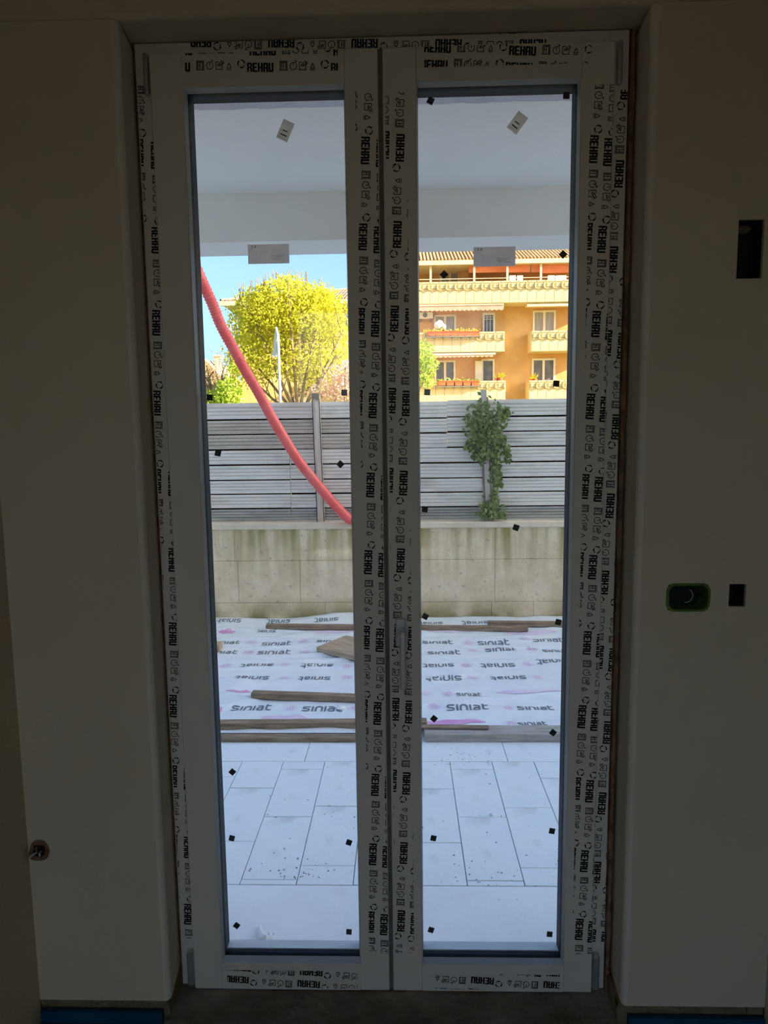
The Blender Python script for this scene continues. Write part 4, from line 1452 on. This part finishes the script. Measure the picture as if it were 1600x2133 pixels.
def panel_mesh(h):
    mb = MB()
    g = .012
    mb.box(g, PW - g, 0, .08, 0, h)
    mb.box(0, PW, .02, .07, 0, h)
    t = h
    s0, s1 = t - .12, t - .46
    mb.box(.02, PW - .02, -.03, 0, t - .09, t)            # top lip
    mb.box(.10, .36, -.05, 0, s1 + .10, s0 - .03)          # square boss
    mb.box(.08, .40, -.04, 0, s1, s1 + .04)                # ledge below
    a = arc(.52, (s0 + s1) / 2, .14, 115, 245, 8, .19)
    for p, q in zip(a, a[1:]):
        mb.quad((p[0], -.10, p[1]), (q[0], -.10, q[1]), (q[0] + .05, -.10, q[1]), (p[0] + .05, -.10, p[1]))
        mb.quad((p[0], -.10, p[1]), (q[0], -.10, q[1]), (q[0], 0, q[1]), (p[0], 0, p[1]))
        mb.quad((p[0] + .05, -.10, p[1]), (q[0] + .05, -.10, q[1]), (q[0] + .05, 0, q[1]), (p[0] + .05, 0, p[1]))
    return mb.mesh('parapet_panel', 'parapet')


def balcony(x0, x1, ytop, ybot, xref):
    zt, zb = zA(ytop, xref, YB_), zA(ybot, xref, YB_)
    nn = max(1, round((x1 - x0) / PW))
    x1 = x0 + nn * PW
    mb = MB().box(x0 - .012, x1 + .012, YB_ + .005, YA + .02, zb - .02, zb + .14)
    mb.box(x0, x0 + .10, YB_ + .06, YA + .02, zb + .139, zt)
    mb.box(x1 - .10, x1, YB_ + .06, YA + .02, zb + .139, zt)
    bo = obj('balcony', mb, 'parapet', bd)
    me = panel_mesh(zt - zb)
    for k in range(nn):
        inst('parapet_panel', me, (x0 + k * PW, YB_ - .02, zb), bo)
    return zt, zb, x0, x1


xB = lambda x, y: at(x, y, YB_).x
xr_m = xB(1107, 710)
zt1, zb1, _, _ = balcony(xB(877, 600) - 3 * PW, xB(877, 600) + 22 * PW, 586, 631, 1000)
xl_end = xB(1051, 710)
ztL, zbL, bl0, bl1 = balcony(xl_end - 13 * PW, xl_end, 692, 733, 960)
ztR, zbR, br0, br1 = balcony(xr_m, xr_m + 9 * PW, 689, 731, 1140)
xl2 = xB(1053, 810)
ztL2, zbL2, _, _ = balcony(xl2 - 13 * PW, xl2, 794, 837, 960)
xr2 = xB(1102, 810)
ztR2, zbR2, _, _ = balcony(xr2, xr2 + 9 * PW, 792, 836, 1140)
# terrace rail
obj('terrace_rail', MB().tube([(XB0, YB_ + .05, zt1 + .16), (XB1, YB_ + .05, zt1 + .16)], .025, 6), 'cream', bd)


def bwin(x0, y0, x1, y1, panes, pm='window_dark', fm='window_frame', Y=YA - .01):
    a, b = at(x0, y0, Y), at(x1, y1, Y)
    w = win_part(bd, a.x, b.x, b.z, a.z, Y, panes, pm, fm, fw=.11)
    return a, b, w


bwin(904, 656, 950, 708, 2, 'curtain_pane')
bwin(1005, 652, 1031, 708, 1)
bwin(1110, 647, 1157, 704, 2, 'curtain_pane')
bwin(905, 751, 949, 806, 2)
bwin(1003, 748, 1030, 806, 1)
bwin(1108, 747, 1156, 806, 2)
bwin(916, 557, 958, 600, 2, 'curtain_pane', Y=YR + .88)
a, b = at(990, 752, YA - .3), at(1004, 806, YA - .3)
obj('shutter', MB().box(a.x, b.x, YA - .32, YA - .27, b.z, a.z), 'window_frame', bd)
# window grille of the barred window
gr = MB()
a, b = at(1008, 656, YA - .1), at(1028, 706, YA - .1)
for k in range(4):
    x = a.x + (b.x - a.x) * k / 3
    gr.box(x - .012, x + .012, YA - .1, YA - .08, b.z, a.z)
for k in range(3):
    z = a.z - .12 * k
    gr.box(a.x, b.x, YA - .1, YA - .08, z - .012, z + .012)
obj('window_grille', gr, 'white_paint', bd)


# awnings
def awning_roll(x0, x1, y0, Ysag, parent, scallops=True, case='awning_case', drop=.40):
    a, b = at(x0, y0, YB_ + .35), at(x1, y0, YB_ + .35)
    aw = obj('awning', MB().box(a.x, b.x, YB_ + .15, YB_ + .75, a.z - .14, a.z + .10), case, parent)
    obj('awning_bar', MB().box(a.x - .03, b.x + .03, YB_ + .02, YB_ + .15, a.z - .20, a.z - .08), 'cream', aw)
    if scallops:
        mb = MB()
        k = a.x
        while k < b.x - .1:
            w = .26
            pts_ = [(k, a.z - .19), (k, a.z - drop)] + [(k + w * (.5 - .5 * math.cos(math.pi * t / 5)), a.z - drop - .09 * math.sin(math.pi * t / 5)) for t in range(1, 5)] + [(k + w, a.z - drop), (k + w, a.z - .19)]
            i = len(mb.v)
            for (p, q) in pts_:
                mb.v.append((p, YB_ + .05, q))
            mb.f.append(tuple(range(i, i + len(pts_))))
            k += w
        obj('awning_valance', mb, 'awning_pink', aw)
    return aw


awning_roll(800, 1047, 634, 0, bd)
awning_roll(1097, 1260, 633, 0, bd, False, 'cream')
awning_roll(800, 1030, 736, 0, bd, True, drop=.24)  # thin scallops; the dark case paints the shadow line under the balcony
for (x0, x1) in ((976, 1056), (1058, 1104), (1106, 1126), (1129, 1240)):
    a, b = at(x0, 553, YB_ + .7), at(x1, 567, YB_ + .5)
    z0, z1 = at(x0, 548, YR + .9).z, a.z
    mb = MB()
    mb.quad((a.x, YR + .9, z0 + .1), (b.x, YR + .9, z0 + .1), (b.x, YB_ + .5, z1 - .02), (a.x, YB_ + .5, z1 - .02))
    mb.box(a.x, b.x, YB_ + .48, YB_ + .52, b.z, z1)
    obj('awning_cloth', mb, 'awning_orange', bd)
for x in (897, 988, 1057, 1127, 1240):
    p, q = at(x, 548, YB_ + .3), at(x, 586, YB_ + .3)
    obj('terrace_post', MB().box(p.x - .06, p.x + .06, YB_ + .24, YB_ + .36, q.z - .15, ez), 'cream', bd)
p, q = at(958, 553, YR + .5), at(976, 590, YR + .5)
obj('terrace_pier', MB().box(p.x, q.x, YR + .3, YR + .95, q.z - .2, ez), 'stucco', bd)


# air conditioners
def aircon(x0, y0, x1, y1, label):
    a, b = at(x0, y0, YA - .35), at(x1, y1, YA - .35)
    e_ = empty('air_conditioner', ((a.x + b.x) / 2, YA - .2, b.z), label=label, category='air conditioner', group='air conditioners on the apartment facade')
    obj('housing', MB().cbox(a.x, b.x, YA - .38, YA - .02, b.z, a.z, .02), 'white_paint', e_)
    cx, cz, r = a.x + (b.x - a.x) * .45, (a.z + b.z) / 2, abs(a.z - b.z) * .38
    obj('fan_grille', MB().disc((cx, YA - .385, cz), r, 18), 'grille_dark', e_)
    obj('bracket', MB().box(a.x + .1, a.x + .16, YA - .36, YA, b.z - .16, b.z).box(b.x - .16, b.x - .1, YA - .36, YA, b.z - .16, b.z), 'grille_dark', e_)


aircon(872, 650, 902, 663, 'white air conditioner under the upper awning at the left')
aircon(880, 750, 904, 766, 'white air conditioner half hidden behind the green tree')


def sprig(mb, c, n, r, s):
    for _ in range(n):
        leaf(mb, c + Vector((rnd.gauss(0, r), rnd.gauss(0, .08), abs(rnd.gauss(0, r * .6)))), rnd.uniform(s * .6, s), Vector((rnd.gauss(0, 1), -1, rnd.gauss(.5, 1))), rnd.uniform(0, 6))


ordn = ['first', 'second', 'third', 'fourth', 'fifth', 'sixth', 'seventh', 'eighth']
pl_me = MB()
pl_me.prism([(-.22, .26), (-.19, 0), (.19, 0), (.22, .26)], 'y', -.11, .11)
pl_me.box(-.235, .235, -.125, .125, .22, .27)
pl_mesh = pl_me.mesh('planter', 'planter')
for row, (xs0, dx, cnt, ypx, nm) in enumerate(((892, 15.2, 7, 700.5, 'upper'), (912, 17.3, 5, 803.5, 'lower'))):
    for k in range(cnt):
        p = at(xs0 + dx * (k + .5), ypx, YB_ - .16)
        e_ = empty('planter', (p.x, YB_ - .16, p.z), label='%s terracotta planter from the left on the %s left balcony' % (ordn[k], nm), category='planter', group='terracotta planters on the %s balcony' % nm)
        o = inst('planter_box', pl_mesh, (0, 0, 0), None)
        o.parent = e_
        o.matrix_parent_inverse = Matrix.Identity(4)
        g = MB()
        sprig(g, Vector((0, 0, .27)), 16, .13, .08)
        o = bpy.data.objects.new('plant', g.mesh('plant', 'leaf_green' if row else 'leaf_yellow'))
        COL.objects.link(o)
        o.parent = e_
        o['kind'] = 'stuff'
    ra, rb_ = at(xs0 - 3, ypx + 1.5, YB_ - .16), at(xs0 + dx * cnt + 3, ypx + 1.5, YB_ - .16)
    obj('planter_rail', MB().box(ra.x, rb_.x, YB_ - .29, YB_ - .02, ra.z - .04, ra.z), 'grille_dark', bd)


def spiky(name, px, py, Y, R, zb, label, m='leaf_yellow'):
    p = at(px, py, Y)
    e_ = empty(name, (p.x, Y, zb), label=label, category='plant')
    mb = MB()
    for k in range(26):
        t = rnd.uniform(0, 6.28)
        el_ = rnd.uniform(.2, 1.4)
        d = Vector((math.cos(t) * math.cos(el_), math.sin(t) * math.cos(el_) * .5, math.sin(el_)))
        a = p + Vector((0, 0, -R * .4))
        b = a + d * R * rnd.uniform(.8, 1.2)
        s = d.cross(Vector((0, 1, 0))).normalized() * R * .07
        m_ = a.lerp(b, .5)
        mb.tri(a, m_ + s, b)
        mb.tri(a, b, m_ - s)
    obj('foliage', mb, m, e_, kind='stuff')
    obj('pot', MB().tube([(p.x, Y, zb), (p.x, Y, p.z - R * .3)], [.12, .18], 10), 'planter', e_)


spiky('yucca_plant', 1041, 782, YB_ + .35, .42, zbL2 + .14, 'spiky yellow-green plant at the right end of the lower left balcony')
spiky('aloe_plant', 1113, 785, YB_ + .35, .38, zbR2 + .14, 'spiky yellow plant at the left end of the lower right balcony')
spiky('palm_plant', 885, 693, YB_ + .30, .38, zbL + .14, 'feathery plant left of the planters on the upper left balcony')


def chair(px, Y, w, label):
    p = at(px, 584, Y)
    e_ = empty('terrace_chair', (p.x, Y, z_top_slab + .14), label=label, category='chair', group='white chairs on the roof terrace')
    zt = at(px, 574, Y).z
    z0 = z_top_slab + .14
    obj('backrest', MB().cbox(p.x - w / 2, p.x + w / 2, Y - .04, Y + .02, zt - .45, zt, .02), 'white_paint', e_)
    obj('seat', MB().box(p.x - w / 2, p.x + w / 2, Y - .02, Y + .42, zt - .55, zt - .49), 'white_paint', e_)
    for sx in (-1, 1):
        for sy in (0, .38):
            obj('leg', MB().box(p.x + sx * (w / 2 - .03) - .02, p.x + sx * (w / 2 - .03) + .02, Y + sy - .02, Y + sy + .02, z0, zt - .55), 'white_paint', e_)


chair(1067.5, YB_ + .4, .36, 'first white chair behind the terrace parapet, right of the middle')
chair(1083, YB_ + .4, .34, 'second white chair behind the terrace parapet, right of the middle')
chair(1148, YB_ + .4, .40, 'white chair behind the terrace parapet below the right orange awning')
chair(1168, YB_ + .4, .62, 'wide white bench-like chair at the right end of the terrace')
p = at(915, 676, YB_ + .3)
la = empty('white_bundle', (p.x, YB_ + .3, zbL + .14), label='white rounded bundle standing behind the upper balcony planters', category='bundle')
for (dx, dz, rx, rz_, mm) in ((0, 0, .26, .24, 'white_paint'), (.24, -.16, .16, .18, 'awning_pink')):
    bm = bmesh.new()
    bmesh.ops.create_icosphere(bm, subdivisions=3, radius=1)
    for v in bm.verts:
        k = 1 + .35 * noise.noise(v.co * 1.8 + Vector((dx * 9, 3, 1)))
        v.co = Vector((p.x + dx + v.co.x * rx * k, YB_ + .35 + v.co.y * .12 * k, p.z + dz + v.co.z * rz_ * k))
    me = bpy.data.meshes.new('cloth')
    bm.to_mesh(me)
    bm.free()
    me.materials.append(MATS[mm])
    obj('cloth', me, None, la, smooth=True)
obj('rack_leg', MB().box(p.x - .02, p.x + .02, YB_ + .33, YB_ + .37, zbL + .14, p.z + .1), 'grille_dark', la)
